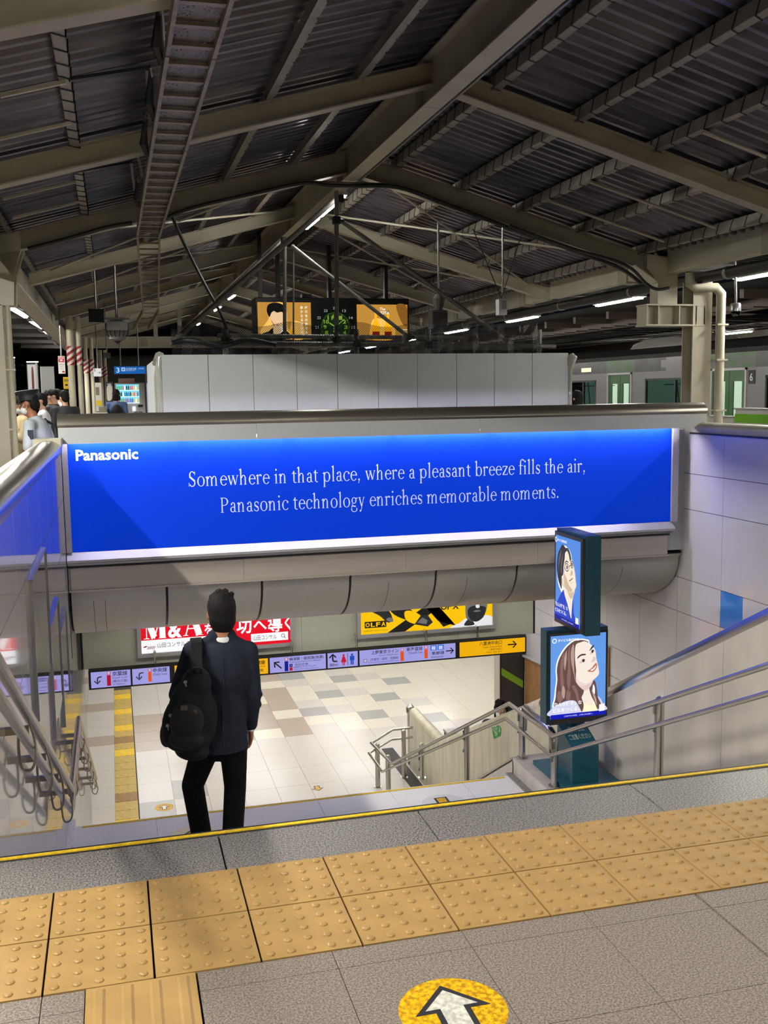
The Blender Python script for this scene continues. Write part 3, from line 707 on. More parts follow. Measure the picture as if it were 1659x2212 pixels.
def serif_font(T=.068,N=.026,XH=.42,AS=.70,CP=.645,DS=-.24,SW=.085):
    st=lambda x,y0,y1,t=T:[((x-t/2,y0),(x+t/2,y0),(x+t/2,y1),(x-t/2,y1))]
    ft=lambda x,y=0,w_=SW,h=.024:[((x-w_,y),(x+w_,y),(x+w_*.5,y+h),(x-w_*.5,y+h))]
    hd=lambda x,y,l=.07:[((x-T/2-l,y-.055),(x-T/2,y-.075),(x+T/2,y+.012),(x-T/2+.01,y-.005))]
    tp=lambda x,y,w_=SW,h=.024:[((x-w_*.5,y-h),(x+w_*.5,y-h),(x+w_,y),(x-w_,y))]
    G={}
    def sh(x): return arc(x+.145,XH-.155,.13,.16,10,165,T*.92,N*1.25)+st(x+.145+.13-T/2,0,XH-.13)
    G['n']=(.50,st(.10,0,XH-.02)+hd(.10,XH)+ft(.10)+sh(.10)+ft(.341))
    G['m']=(.77,st(.10,0,XH-.02)+hd(.10,XH)+ft(.10)+sh(.10)+ft(.341)+sh(.341)+ft(.582))
    G['h']=(.50,st(.10,0,AS-.02)+hd(.10,AS)+ft(.10)+sh(.10)+ft(.341))
    G['r']=(.35,st(.10,0,XH-.02)+hd(.10,XH)+ft(.10)+arc(.25,XH-.12,.12,.13,75,150,T,N*1.4)+arc(.285,XH-.045,.045,.04,0,360,.045,.04,8))
    G['i']=(.25,st(.12,0,XH-.02)+hd(.12,XH)+ft(.12)+arc(.12,.60,.045,.045,0,360,.045,.045,10))
    G['l']=(.25,st(.12,0,AS-.02)+hd(.12,AS)+ft(.12))
    G['o']=(.47,arc(.235,XH/2,.205,XH/2+.012,0,360,T*1.1,N,20))
    G['c']=(.41,arc(.235,XH/2,.205,XH/2+.012,48,318,T*1.1,N,16)+arc(.355,XH-.085,.045,.045,0,360,.04,.04,8))
    G['e']=(.42,arc(.225,XH/2,.195,XH/2+.012,2,322,T*1.1,N,16)+ln(.07,.245,.415,.245,.03))
    G['b']=(.49,st(.10,0,AS-.02)+hd(.10,AS)+arc(.255,XH/2,.19,XH/2+.012,-165,165,T*1.1,N,18))
    G['p']=(.49,st(.10,DS,XH-.02)+hd(.10,XH)+ft(.10,DS)+arc(.255,XH/2,.19,XH/2+.012,-165,165,T*1.1,N,18))
    G['f']=(.29,st(.13,0,AS-.16)+ft(.13)+arc(.245,AS-.15,.15,.16,55,180,T,N*1.3)+arc(.31,AS-.045,.042,.04,0,360,.04,.04,8)+ln(.02,XH-.012,.28,XH-.012,.026))
    G['t']=(.30,st(.13,.07,XH+.10)+arc(.215,.085,.118,.097,180,300,T,N*1.3)+ln(.02,XH-.012,.27,XH-.012,.026)+[((.02,XH-.02),(.13,XH-.02),(.16,XH+.11),(.13,XH+.11))])
    G['a']=(.41,st(.29,.05,XH-.10)+arc(.205,XH-.13,.12,.14,0,150,T,N*1.3)+arc(.115,XH-.075,.042,.042,0,360,.04,.04,8)+arc(.19,.115,.15,.125,20,330,T,N*1.2)+arc(.36,.055,.07,.06,180,300,.045,N))
    G['s']=(.35,arc(.175,XH-.105,.125,.115,30,200,T*.8,N*1.2,8)+ln(.07,XH-.15,.275,.15,T*1.1)+arc(.175,.105,.13,.115,-150,20,T*.8,N*1.2,8)+ln(.29,XH-.02,.285,XH-.12,.02)+ln(.045,.02,.05,.12,.02))
    G['S']=(.46,arc(.235,CP-.16,.165,.17,30,205,T,N*1.3,10)+ln(.085,CP-.21,.375,.22,T*1.25)+arc(.225,.16,.175,.17,-150,20,T,N*1.3,10)+ln(.385,CP,.375,CP-.16,.024)+ln(.05,0,.055,.17,.024))
    G['P']=(.53,st(.13,0,CP)+ft(.13,0,.10)+tp(.11,CP,.09)+arc(.24,CP-.175,.235,.175,-95,95,T*1.1,N,14)+ln(.13,CP-.012,.25,CP-.012,.026)+ln(.13,.308,.25,.308,.026))
    def vv(x): return ln(x+.04,XH-.01,x+.17,.01,T)+ln(x+.17,.01,x+.29,XH-.01,N*1.1)
    G['v']=(.42,vv(.03)+tp(.08,XH,.08)+tp(.33,XH,.06))
    G['w']=(.64,vv(.03)+vv(.27)+tp(.08,XH,.08)+tp(.31,XH,.08)+tp(.56,XH,.06))
    G['y']=(.42,ln(.07,XH-.01,.20,.02,T)+ln(.33,XH-.01,.16,DS+.06,N*1.2)+arc(.12,DS+.05,.045,.045,0,360,.045,.045,8)+tp(.08,XH,.08)+tp(.34,XH,.06))
    G['z']=(.38,ln(.05,XH-.016,.34,XH-.016,.032)+ln(.04,.016,.35,.016,.032)+ln(.33,XH-.02,.06,.02,T)+ln(.055,XH,.045,XH-.10,.022)+ln(.335,.0,.35,.10,.022))
    G['g']=(.44,arc(.20,XH-.135,.15,.145,0,360,T*.95,N,16)+ln(.30,XH-.04,.42,XH-.025,.03)+ln(.11,.155,.09,.055,.035)+ln(.09,.045,.30,.015,.055)+arc(.205,-.11,.185,.125,-205,30,T*.75,N,16)+ln(.06,.05,.05,-.05,.03))
    G[',']=(.22,arc(.10,.04,.046,.046,0,360,.046,.046,10)+ln(.125,.03,.07,-.12,.03))
    G['.']=(.22,arc(.10,.04,.048,.048,0,360,.048,.048,10))
    G[' ']=(.22,[])
    tb=T*1.9
    G['M']=(.94,st(.15,0,CP,N)+ft(.15,0,.13)+tp(.12,CP,.12)+ln(.17,CP-.01,.44,.03,tb)+ln(.44,.0,.72,CP-.01,N*1.2)+st(.76,0,CP,tb)+ft(.76,0,.17)+tp(.80,CP,.15))
    G['A']=(.74,ln(.10,.01,.34,CP,N*1.3)+ln(.36,CP,.60,.01,tb)+ln(.18,.2,.5,.2,.03)+ft(.10,0,.11)+ft(.60,0,.16))
    return G
FONT=serif_font()
def serif(b,body,box,fr,m=0,G=None,track=0):
    G=G or FONT; vs=[];fs=[];x=0
    for ch in body:
        wd,ps=G[ch]
        for q in ps:
            o=len(vs); vs+=[(x+p[0],p[1]) for p in q]
            a=sum(q[i][0]*q[(i+1)%4][1]-q[(i+1)%4][0]*q[i][1] for i in range(4))
            fs.append((o,o+1,o+2,o+3) if a>0 else (o+3,o+2,o+1,o))
        x+=wd+track
    put(b,vs,fs,box,fr,m)
FX=(1,0,0); FZ=(0,0,1)
# ================================================================ the blue billboard
def bb(px,py): p=U(px,py,y=YB-.01); return p
tl,tr_,bl,br_=bb(143,957),bb(1465,931),bb(152,1194),bb(1456,1133)
x0,x1,z0,z1=-.165,6.17,.145,1.17
bd=thing('billboard','huge backlit blue billboard with a white slogan spanning the stairwell','billboard',((x0+x1)/2,YB,z0))
blue=M('blue_billboard_print',S(0,44,165),.6,noise=.03,nscale=2,spec=.12)
nt=blue.node_tree; bs=nt.nodes['Principled BSDF']; bs.inputs['Emission Color'].default_value=(*S(0,64,226),1); bs.inputs['Emission Strength'].default_value=BOARD*.46
B().box(x0,x1,YB,YB+.03,z0,z1).build('printed_face',blue,bd)
for a,b_,c,d,nm in ((x0-.05,x0,z0-.0,z1+.0,'side_frame'),(x1,x1+.075,z0,z1,'side_frame')): B().box(a,b_,YB-.03,YB+.06,c,d).build(nm,alum_l,bd)
B().box(x0-.05,x1+.07,YB+.03,YB+.1,z0,z1+.02).build('back_box',dark,bd)
ink=M('white_billboard_ink',S(180,190,215),.5); bs=ink.node_tree.nodes['Principled BSDF']; bs.inputs['Emission Color'].default_value=(*S(200,215,250),1); bs.inputs['Emission Strength'].default_value=BOARD*.42
fr=((0,YB-.002,0),FX,FZ)
def bx(a,b_,yy=YB): p=U(*a,y=yy);q=U(*b_,y=yy); return (p.x,q.z,q.x,p.z)
b=B(); pa=U(408,1050,y=YB); pb=U(1263,1018,y=YB)
serif(b,'Somewhere in that place, where a pleasant breeze fills the air,',(pa.x,pa.z-.06,pb.x,pa.z+.155),fr,track=.012)
b.build('slogan',ink,bd)
b=B(); pa=U(476,1106,y=YB); pb=U(1206,1079,y=YB)
serif(b,'Panasonic technology enriches memorable moments.',(pa.x,pa.z-.06,pb.x,pa.z+.155),fr,track=.012)
b.build('slogan',ink,bd)
b=B(); pa=U(164,996,y=YB); pb=U(298,973,y=YB); text(b,'Panasonic',(pa.x,pa.z,pb.x,pa.z+.105),fr,bold=.028); b.build('lettering',ink,bd)
# light strip over the board: a slot of lamps under the fascia
ls=thing('strip_lamp','thin white light slot washing down over the top of the blue billboard','light',(3,6.53,1.2))
lm=M('slot_light',S(232,226,255),.4,emit=1); lm.node_tree.nodes['Principled BSDF'].inputs['Emission Strength'].default_value=60
B().box(x0-.04,x1+.06,6.505,6.60,1.222,1.245).build('housing',fascia_m,ls)
for k in range(6): 
    a=x0+(x1-x0)*k/6; B().box(a+.02,a+(x1-x0)/6-.02,6.515,6.56,1.2,1.222).build('tube',lm,ls)
# black gap left of the board
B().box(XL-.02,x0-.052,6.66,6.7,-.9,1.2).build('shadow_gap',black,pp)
# ================================================================ hanging direction signs
YS=8.32
def sx(px): return U(px,1440,y=YS).x
sg=thing('direction_sign','long hanging row of backlit direction signs with black frame under the lintel','sign',(2.6,YS,-1.69))
sb=lambda px,py:U(px,py,y=YS)
z0,z1=-1.695,-1.485
lil=E_(178,176,250,.72); yel=E_(250,184,14,.85); wht=E_(232,228,255,.9)
kk=D_(16,16,18); inkb=D_(14,14,22); navy=D_(30,26,80)
xs_=[sx(190),sx(1137)]
B().box(xs_[0],xs_[1],YS,YS+.14,z0,z1).build('case',kk,sg)
frs=((0,YS-.003,0),FX,FZ); frt=((0,YS-.005,0),FX,FZ)
def face(a,b_,m): 
    return B().box(a,b_,YS-.002,YS+.01,z0+.018,z1-.008).build('sign_face',m,sg)
P_=[(sx(195),sx(281),lil),(sx(285),sx(366),lil),(sx(377),sx(579),yel),(sx(583),sx(704),lil),(sx(708),sx(773),lil),(sx(777),sx(984),lil),(sx(993),sx(1134),yel)]
H=z1-z0-.026; zb0=z0+.018
def bent(b,fr,cx,cy,s,flip=1,m=0):
    """arrow that bends: comes from the right and points down-left"""
    stroke(b,[(cx+.6*s*flip,cy+.55*s),(cx+.2*s*flip,cy+.52*s),(cx-.02*s*flip,cy+.35*s),(cx-.05*s*flip,cy-.35*s)],.17*s,fr,m)
    stroke(b,[(cx-.5*s*flip,cy-.02*s),(cx-.05*s*flip,cy-.5*s),(cx+.36*s*flip,cy-.02*s)],.17*s,fr,m,0)
def arrow(b,fr,cx,cy,s,a,m=0):
    c,sn=math.cos(a),math.sin(a); R=lambda p:(cx+s*(p[0]*c-p[1]*sn),cy+s*(p[0]*sn+p[1]*c))
    stroke(b,[R((-.6,0)),R((.5,0))],.16*s,fr,m,0); stroke(b,[R((.1,.42)),R((.55,0)),R((.1,-.42))],.17*s,fr,m,0)
def lay(i,items):
    a,b_,m=P_[i]; f=face(a,b_,m); w_=b_-a
    bl=B();mats=[inkb,E_(196,14,60,.7),E_(240,90,26,.8),E_(20,30,150,.7),E_(40,120,220,.8),wht,E_(220,20,60,.7),E_(30,80,200,.8)]
    def T(s,u0,v0,u1,v1,mm=0,bold=0): text(bl,s,(a+w_*u0,zb0+H*v0,a+w_*u1,zb0+H*v1),frs,mm,bold)
    def Rr(u0,v0,u1,v1,mm): rect(bl,a+w_*u0,zb0+H*v0,a+w_*u1,zb0+H*v1,frs,mm)
    items(bl,T,Rr,a,w_); bl.build('lettering',mats,f)
def i0(bl,T,Rr,a,w_):
    bent(bl,frs,a+w_*.17,zb0+H*.45,.075); Rr(.40,.08,.50,.75,1); T('京葉線',.54,.66,.92,.95,0,.012); T('Keiyō Line',.54,.47,.92,.61); T('(舞浜方面)',.54,.22,.92,.42); T('for Maihama',.54,.1,.86,.19)
    Rr(.405,.78,.495,.97,1); Rr(.42,.80,.48,.95,5); T('JE',.43,.83,.47,.92)
def i1(bl,T,Rr,a,w_):
    bent(bl,frs,a+w_*.19,zb0+H*.5,.075); Rr(.42,.12,.51,.75,2); T('中央線',.55,.68,.93,.96,0,.012); T('Chūō Line',.55,.48,.93,.62)
    Rr(.42,.78,.51,.97,1); Rr(.435,.80,.495,.95,5); T('JC',.445,.83,.485,.92)
def i2(bl,T,Rr,a,w_):
    T('丸ノ内線',.66,.62,.97,.9,0,.012); T('Marunouchi Line',.66,.46,.97,.57); T('地下鉄線',.66,.16,.95,.36)
    arrow(bl,frs,a+w_*.1,zb0+H*.5,.07,math.pi/2); 
def i3(bl,T,Rr,a,w_):
    arrow(bl,frs,a+w_*.14,zb0+H*.48,.10,math.radians(138)); Rr(.26,.05,.325,.70,3); T('横須賀・総武線(快速)',.345,.68,.96,.92,0,.012); T('Yokosuka·Sōbu Line (Rapid)',.345,.55,.9,.66); T('成田空港',.44,.35,.68,.50); T('(成田エクスプレス)',.42,.18,.82,.33); T('Narita Airport (Narita Express)',.42,.07,.86,.15)
    Rr(.26,.75,.325,.93,1); Rr(.27,.77,.315,.91,5); Rr(.345,.30,.40,.5,3); Rr(.345,.06,.40,.27,1); arrow(bl,frt,a+w_*.372,zb0+H*.4,.013,math.pi/2,5)
def man(bl,cx,w_,col,skirt):
    h=H*.72; z=zb0+H*.12; bl_=[]
    for k in range(12):
        pass
    flat(bl,[(cx+.014*math.cos(t*math.pi/6),z+h*.93+.014*math.sin(t*math.pi/6)) for t in range(12)],frs,col)
    if skirt: flat(bl,[(cx-.012,z+h*.82),(cx-.032,z+h*.42),(cx-.014,z+h*.42),(cx-.034,z+h*.25),(cx+.034,z+h*.25),(cx+.014,z+h*.42),(cx+.032,z+h*.42),(cx+.012,z+h*.82)][::-1] and [(cx-.014,z+h*.82),(cx-.034,z+h*.28),(cx+.034,z+h*.28),(cx+.014,z+h*.82)],frs,col); rect(bl,cx-.014,z,cx-.003,z+h*.3,frs,col); rect(bl,cx+.003,z,cx+.014,z+h*.3,frs,col)
    else: rect(bl,cx-.028,z+h*.42,cx+.028,z+h*.82,frs,col); rect(bl,cx-.019,z,cx-.002,z+h*.45,frs,col); rect(bl,cx+.002,z,cx+.019,z+h*.45,frs,col)
def i4(bl,T,Rr,a,w_):
    stroke(bl,[(a+w_*.32,zb0+H*.42),(a+w_*.2,zb0+H*.44),(a+w_*.17,zb0+H*.56),(a+w_*.17,zb0+H*.86)],.018,frs,0); stroke(bl,[(a+w_*.06,zb0+H*.68),(a+w_*.17,zb0+H*.9),(a+w_*.28,zb0+H*.68)],.018,frs,0,0)
    T('80m',.07,.1,.34,.3); man(bl,a+w_*.53,w_,6,True); Rr(.655,.12,.67,.9,0); man(bl,a+w_*.81,w_,7,False)
def i5(bl,T,Rr,a,w_):
    T('上野東京ライン',.12,.68,.40,.94,0,.012); T('Ueno-Tōkyō Line',.2,.5,.40,.62); T('(宇都宮・高崎・常磐線)',.11,.22,.40,.42); T('(Utsunomiya·Takasaki·Jōban Line)',.09,.1,.40,.18); Rr(.42,.07,.455,.72,2); Rr(.425,.76,.452,.93,6); Rr(.43,.78,.447,.91,5)
    T('東海道線',.48,.7,.65,.96,0,.012); T('Tōkaidō Line',.5,.5,.65,.64); Rr(.67,.12,.705,.75,2); Rr(.672,.79,.703,.96,6); Rr(.677,.81,.698,.94,5)
    for u in (.735,.81): Rr(u,.62,u+.065,.97,4); Rr(u+.012,.66,u+.053,.90,5)
    T('新幹線',.75,.3,.88,.54,0,.012); T('Shinkansen',.74,.1,.87,.22); arrow(bl,frs,a+w_*.94,zb0+H*.5,.085,0)
    Rr(.04,.2,.075,.4,0); Rr(.044,.22,.071,.38,5)
def i6(bl,T,Rr,a,w_):
    T('八重洲中央口',.30,.66,.64,.95,0,.012); T('Yaesu Central Exit',.35,.48,.64,.6); T('八重洲中央出口',.44,.28,.64,.42); T('야에스 중앙 출구',.40,.1,.64,.22); arrow(bl,frs,a+w_*.80,zb0+H*.58,.10,0)
for k,f in enumerate((i0,i1,i2,i3,i4,i5,i6)): lay(k,f)
for px in (334,632,773,924,1036): 
    x=U(px,1400,y=YS).x; B().tube([(x,YS+.07,z1),(x,YS+.07,-1.33),(x,8.5,-1.33)],.012,6).build('hanger_rod',chrome,sg)
# ================================================================ lightboxes on the lintel
YP=8.47
def lightbox(name,label,a,b_,zb_,zt_):
    t=thing(name,label,'advertisement',((a+b_)/2,YP,zb_)); f=.045
    B().box(a-f,b_+f,YP,8.5,zb_-f,zt_+f).build('case',alum,t); 
    for q in ((a-f,a,zb_-f,zt_+f),(b_,b_+f,zb_-f,zt_+f),(a,b_,zb_-f,zb_),(a,b_,zt_,zt_+f)): B().box(q[0],q[1],YP-.03,YP,q[2],q[3]).build('frame_bar',alum_l,t)
    return t,((a,YP-.004,zb_),FX,FZ),b_-a,zt_-zb_
pA=U(306,1412,y=YP);pB=U(627,1383,y=YP)
t,fr,W,Hh=lightbox('lightbox_poster','red and white backlit consulting advertisement partly hidden by the man',pA.x,pB.x,pA.z,-.93)
red=E_(226,12,36,.95);wht1=E_(248,248,250,1.0);blk=D_(20,18,18)
fr2=lift(fr,.0015); fr3=lift(fr,.003)
b=B(); rect(b,0,0,W,Hh,fr,0); rect(b,0,.152,W,Hh,fr2,1); rect(b,W*.55,.0,W,.16,fr2,1); rect(b,W*.73,.035,W*.985,.135,fr3,0); b.build('print',[wht1,red],t)
b=B(); BF=serif_font(T=.12,N=.035,SW=.10); fr3b=lift(fr,.0035)
serif(b,'M',(.02,.16,.30,.46),fr3b,0,BF); text(b,'&',(.305,.16,.465,.36),fr3b,0,.03); serif(b,'A',(.475,.16,.715,.46),fr3b,0,BF)
text(b,'を',(.725,.165,.84,.30),fr3b,0,.02); text(b,'功',(1.10,.145,1.28,.345),fr3b,0,.022); text(b,'へ',(1.30,.18,1.46,.29),fr3b,0,.022); text(b,'導',(1.475,.14,1.65,.345),fr3b,0,.02); text(b,'く',(1.675,.145,1.755,.335),fr3b,0,.022)
b.build('lettering',wht1,t)
b=B(); text(b,'山田コンサルティング',(.18,.055,.72,.115),fr3,0); text(b,'山田コンサル',(W*.745,.055,W*.905,.115),lift(fr,.0045),0)
fq=lift(fr,.0045); cx,cy=W*.95,.09; stroke(b,[(cx+.02*math.cos(k*.6),cy+.02*math.sin(k*.6)) for k in range(12)],.006,fq,0,2); stroke(b,[(cx+.014,cy-.014),(cx+.032,cy-.034)],.007,fq,0,0); b.build('lettering',blk,t)
b=B(); mar=D_(170,20,70)
for k in range(5): stroke(b,[(.045+.018*k+.02,.045),(.06+.018*k+.025,.08)],.008,fr3,0,0)
blob(b,[(.02,.07),(.04,.085),(.07,.085),(.05,.07)],fr3,0); b.build('emblem',mar,t)
# yellow cutter advertisement
pA=U(779,1371,y=YP);pB=U(1063,1348,y=YP)
t,fr,W,Hh=lightbox('lightbox_poster','yellow backlit cutter advertisement with a bearded man in black and white',pA.x,pB.x,pA.z,-.93)
fr2=lift(fr,.0015);fr3=lift(fr,.003);fr4=lift(fr,.0045);fr5=lift(fr,.006)
yel2=E_(250,196,8,.95); bk=D_(16,14,12); wh=E_(236,236,236,.9); gr=E_(120,120,120,.8); dg=E_(48,48,50,.8); org=E_(236,150,20,.9)
b=B(); rect(b,0,0,W,Hh,fr,0); b.build('print',yel2,t)
b=B(); flat(b,[(W*.20,0),(W*.33,0),(W*.72,Hh),(W*.58,Hh)],fr2); flat(b,[(W*.58,.10),(W*.72,.02),(W*.52,.40),(W*.40,.46)],fr2); flat(b,[(W*.62,.02),(W*.70,.06),(W*.50,.46),(W*.42,.46)],fr2); b.build('print',bk,t)
b=B(); blob(b,[(W*.07,.30),(W*.14,.22),(W*.20,.13),(W*.235,.155),(W*.22,.25),(W*.17,.33)],fr3,0); blob(b,[(W*.19,.16),(W*.235,.13),(W*.24,.17),(W*.21,.19)],fr4,1)
blob(b,[(W*.20,.36),(W*.30,.34),(W*.38,.26),(W*.42,.18),(W*.37,.13),(W*.25,.22)],fr3,2); blob(b,[(W*.33,.25),(W*.40,.24),(W*.47,.14),(W*.42,.08),(W*.34,.14)],fr4,3)
flat(b,[(W*.40,.08),(W*.50,.04),(W*.54,.09),(W*.50,.19),(W*.45,.19)],fr5,0); flat(b,[(W*.42,.10),(W*.49,.07),(W*.50,.12),(W*.46,.16)],lift(fr,.0075),1)
blob(b,[(W*.33,.40),(W*.40,.36),(W*.43,.30),(W*.38,.30)],fr4,0); b.build('print',[dg,gr,bk,yel2],t)
b=B() # bearded figure
blob(b,[(W*.68,0),(W*.74,.05),(W*.80,.11),(W*.86,.09),(W*.94,.13),(W*.998,.10),(W*.998,0)],fr3,1); blob(b,[(W*.78,.02),(W*.82,.10),(W*.86,.02)],fr4,0)
blob(b,[(W*.80,.10),(W*.79,.25),(W*.80,.40),(W*.88,.45),(W*.95,.40),(W*.96,.25),(W*.93,.12),(W*.86,.06)],fr4,2); blob(b,[(W*.815,.12),(W*.81,.22),(W*.85,.26),(W*.92,.25),(W*.95,.22),(W*.93,.11),(W*.87,.055)],fr5,0)
blob(b,[(W*.85,.19),(W*.88,.205),(W*.91,.19),(W*.88,.18)],lift(fr,.0075),2); blob(b,[(W*.87,.24),(W*.88,.33),(W*.90,.24)],lift(fr,.0075),1); blob(b,[(W*.78,.30),(W*.77,.44),(W*.83,.44),(W*.81,.32)],fr5,0)
b.build('print',[dg,wh,gr],t)
b=B(); text(b,'OF X',(W*.60,.235,W*.74,.31),fr5,0,.03); text(b,'POWER',(W*.56,.325,W*.79,.41),fr5,0,.03); rect(b,W*.03,.075,W*.19,.155,fr3,0); text(b,'OLFA株式会社  https://www.olfa.co.jp',(W*.02,.03,W*.2,.05),fr3,0); b.build('lettering',bk,t)
b=B()
for k,ch in enumerate('OLFA'): text(b,ch,(W*(.036+.039*k),.088,W*(.036+.039*k+.031),.142),fr4,0,.02)
b.build('lettering',yel2,t)
# ================================================================ handrails
def zs(y):
    """nosing line of the two flights"""
    if y<.31: return 0
    if y<3.31: return -(y-.31)*RI/.3
    if y<4.81: return ZL
    if y<8.11: return ZL-(y-4.81)*RL/.3
    return ZF
# right handrail on posts
hr=thing('handrail','two tier steel handrail on round posts along the right side of the stairs','handrail',(3.6,4,-1.65))
XP=3.62
A=U(1100,1520,x=XP);Bq=U(1196,1590,x=XP);Cq=U(1659,1437,x=XP); A2=U(1092,1552,x=XP);B2=U(1190,1632,x=XP);C2=U(1659,1495,x=XP); E1=U(845,1652,x=XP);E2=U(827,1668,x=XP)
slope=(Cq.z-Bq.z)/(Cq.y-Bq.y); top0=Vector((XP,.45,Bq.z+slope*(.45-Bq.y))); low0=Vector((XP,.45,B2.z+slope*(.45-B2.y)))
ye=9.55; Ea=Vector((XP-.04,9.1,-3.03)); Eb=Vector((XP-.04,9.1,-3.25))
Ea=U(846,1650,x=3.58); Eb=U(826,1667,x=3.58)
La=U(802,1605,y=Ea.y+.75); La2=U(797,1627,y=Ea.y+.7); Ka=U(848,1576,y=10.15); Ka2=U(846,1597,y=10.15); Wa=Vector((4.22,10.15,Ka.z)); Wa2=Vector((4.22,10.15,Ka2.z))
B().tube([top0,Bq,A,Ea,La,Ka,Wa],.019,10).build('rail',steel,hr,smooth=True); B().tube([low0,B2,A2,Eb,La2,Ka2,Wa2],.017,10).build('rail',steel,hr,smooth=True)
def post(px,ptop,pbot,y=None,x=3.66,r=.03,zbot=None,cap=True):
    p=U(px,ptop,x=x) if y is None else U(px,ptop,y=y)
    q=B(); q.lathe([(r,zbot-p.z),(r,-.02),(r*.75,0),(r*.3,.012)],p,14); o=q.build('post',steel,hr,smooth=True); 
    B().lathe([(r*1.7,0),(r*1.7,.008)],(p.x,p.y,zbot),14).build('base_flange',steel,o); return p
post(1128,1530,0,zbot=-1.65); p2=post(1198,1590,0,zbot=-1.65); post(1425,1508,0,zbot=-1.05,r=.032); post(1650,1430,0,zbot=.0 if 0 else -.2,r=.032) if 0 else None
B().lathe([(.03,-.35),(.03,top0.z-.02),(.02,top0.z)],(3.66,.52,0),14).build('post',steel,hr,smooth=True)
post(1008,1565,0,zbot=-2.45); post(911,1607,0,zbot=-3.0); 
post(872,1577,0,y=9.98,zbot=ZF,r=.034); post(815,1607,0,y=9.76,zbot=ZF,r=.034); post(838,1632,0,y=9.3,zbot=ZF,r=.034)
t1=U(1131,1527,x=3.68); t2=U(1195,1583,x=3.68)
B().tube([(3.68,t1.y,-1.4),(3.68,t1.y+.0,t1.z-.03),(3.68,t1.y-.04,t1.z)]+[(3.68,t2.y+.05,t2.z),(3.68,t2.y,t2.z-.03),(3.68,t2.y,-1.4)],.033,12).build('bridge_rail',steel,hr,smooth=True)
for px,py,dz in ((1118,1548,.15),(1190,1608,.15),(1412,1530,.16),(1000,1590,.17),(904,1635,.17)):
    p=U(px,py,x=XP); b=B(); b.tube([(XP,p.y,p.z+dz*.35),(XP+.02,p.y,p.z),(XP+.02,p.y,p.z-dz*.7),(XP,p.y,p.z-dz)],.008,6).box(XP,3.66,p.y-.012,p.y+.012,p.z-.04,p.z+.02); b.build('bracket',steel_dark,hr)
# left wall handrail: two rails following both flights
hl=thing('handrail','two tier steel handrail on looped brackets fixed to the glossy left wall','handrail',(-.14,3,-1))
XH=-.13
def rail(h,r):
    a=U(0,1440 if h else 1510,x=XH); c=U(155,1706 if h else 1752,x=XH); d=U(167,1608 if h else 1640,x=XH); e=U(203,1720 if h else 1742,x=XH)
    s=(c.z-a.z)/(c.y-a.y); y0=.5; p0=Vector((XH,y0,a.z+s*(y0-a.y)))
    zl=c.z
    pts=[(XH,y0,a.z+s*(y0-a.y)),(XH,4.0-.0,a.z+s*(4.0-a.y))]
    return a,c,d,e,s
ra=rail(1,0); rb_=rail(0,0)
hz=lambda q,y:q[0].z+q[4]*(y-q[0].y)
pathA=[(XH,-.35,hz(ra,-.35)),(XH,ra[1].y,ra[1].z),(XH,ra[1].y+1.55,ra[1].z+.02),(XH,9.0,ra[1].z+.02-(9.0-ra[1].y-1.55)*.52)]
dz=ra[1].z-hz(rb_,ra[1].y)
pathB=[(XH,-.35,hz(rb_,-.35)),(XH,rb_[1].y,rb_[1].z),(XH,ra[1].y+1.55,rb_[1].z+.02),(XH,9.0,rb_[1].z+.02-(9.0-ra[1].y-1.55)*.52)]
B().tube(pathA,.022,12).build('rail',steel,hl,smooth=True); B().tube(pathB,.02,12).build('rail',steel,hl,smooth=True)
def at(path,y):
    for p,q in zip(path,path[1:]):
        if p[1]<=y<=q[1]: return p[2]+(q[2]-p[2])*(y-p[1])/(q[1]-p[1])
for y in (.9,1.7,2.5,3.3,4.1,4.9,5.7,6.5,7.0,7.7,8.4,8.9):
    za,zb2=at(pathA,y),at(pathB,y)
    b=B(); b.box(XL,XH+.0,y-.012,y+.012,za-.075,za-.045); b.tube(spline([(XH,y,za-.02),(XH+.018,y,za-.10),(XH+.02,y,zb2-.05),(XH-.0,y,zb2-.10),(XH-.035,y,zb2-.09),(XH-.045,y,za-.14),(XH-.04,y,za-.06)],4,False),.006,6); b.build('bracket',steel_dark,hl)
# tall framed glass panels standing off the left wall
gf=M('panel_edge_alloy',S(170,172,176),.25,.9); gl_=M('smoked_mirror_panel',S(110,108,108),.06,.0,coat=1,noise=.25,nscale=3,stretch=(1,3,.6))
for k,(a,b_,zt_,zb_) in enumerate(((2.34,3.58,.635,-.145),(3.62,4.68,.088,-.68),(4.72,5.72,-.2,-.95))):
    t=thing('wall_panel',['tall dark mirror panel with a pale edge, highest on the left wall','middle mirror panel of the stepped set on the left wall','lowest mirror panel of the stepped set, next to the blue billboard'][k],'panel',(XL,(a+b_)/2,zb_),'stepped mirror panels on the left wall')
    B().box(XL+.0,XL+.012,a,b_,zb_,zt_).build('mirror_sheet',gl_,t); 
    for q in ((a-.012,a+.012),(b_-.012,b_+.012)): B().box(XL,XL+.02,q[0],q[1],zb_,zt_).build('edge_strip',gf,t)
    B().box(XL,XL+.02,a,b_,zt_-.012,zt_+.004).build('edge_strip',gf,t)
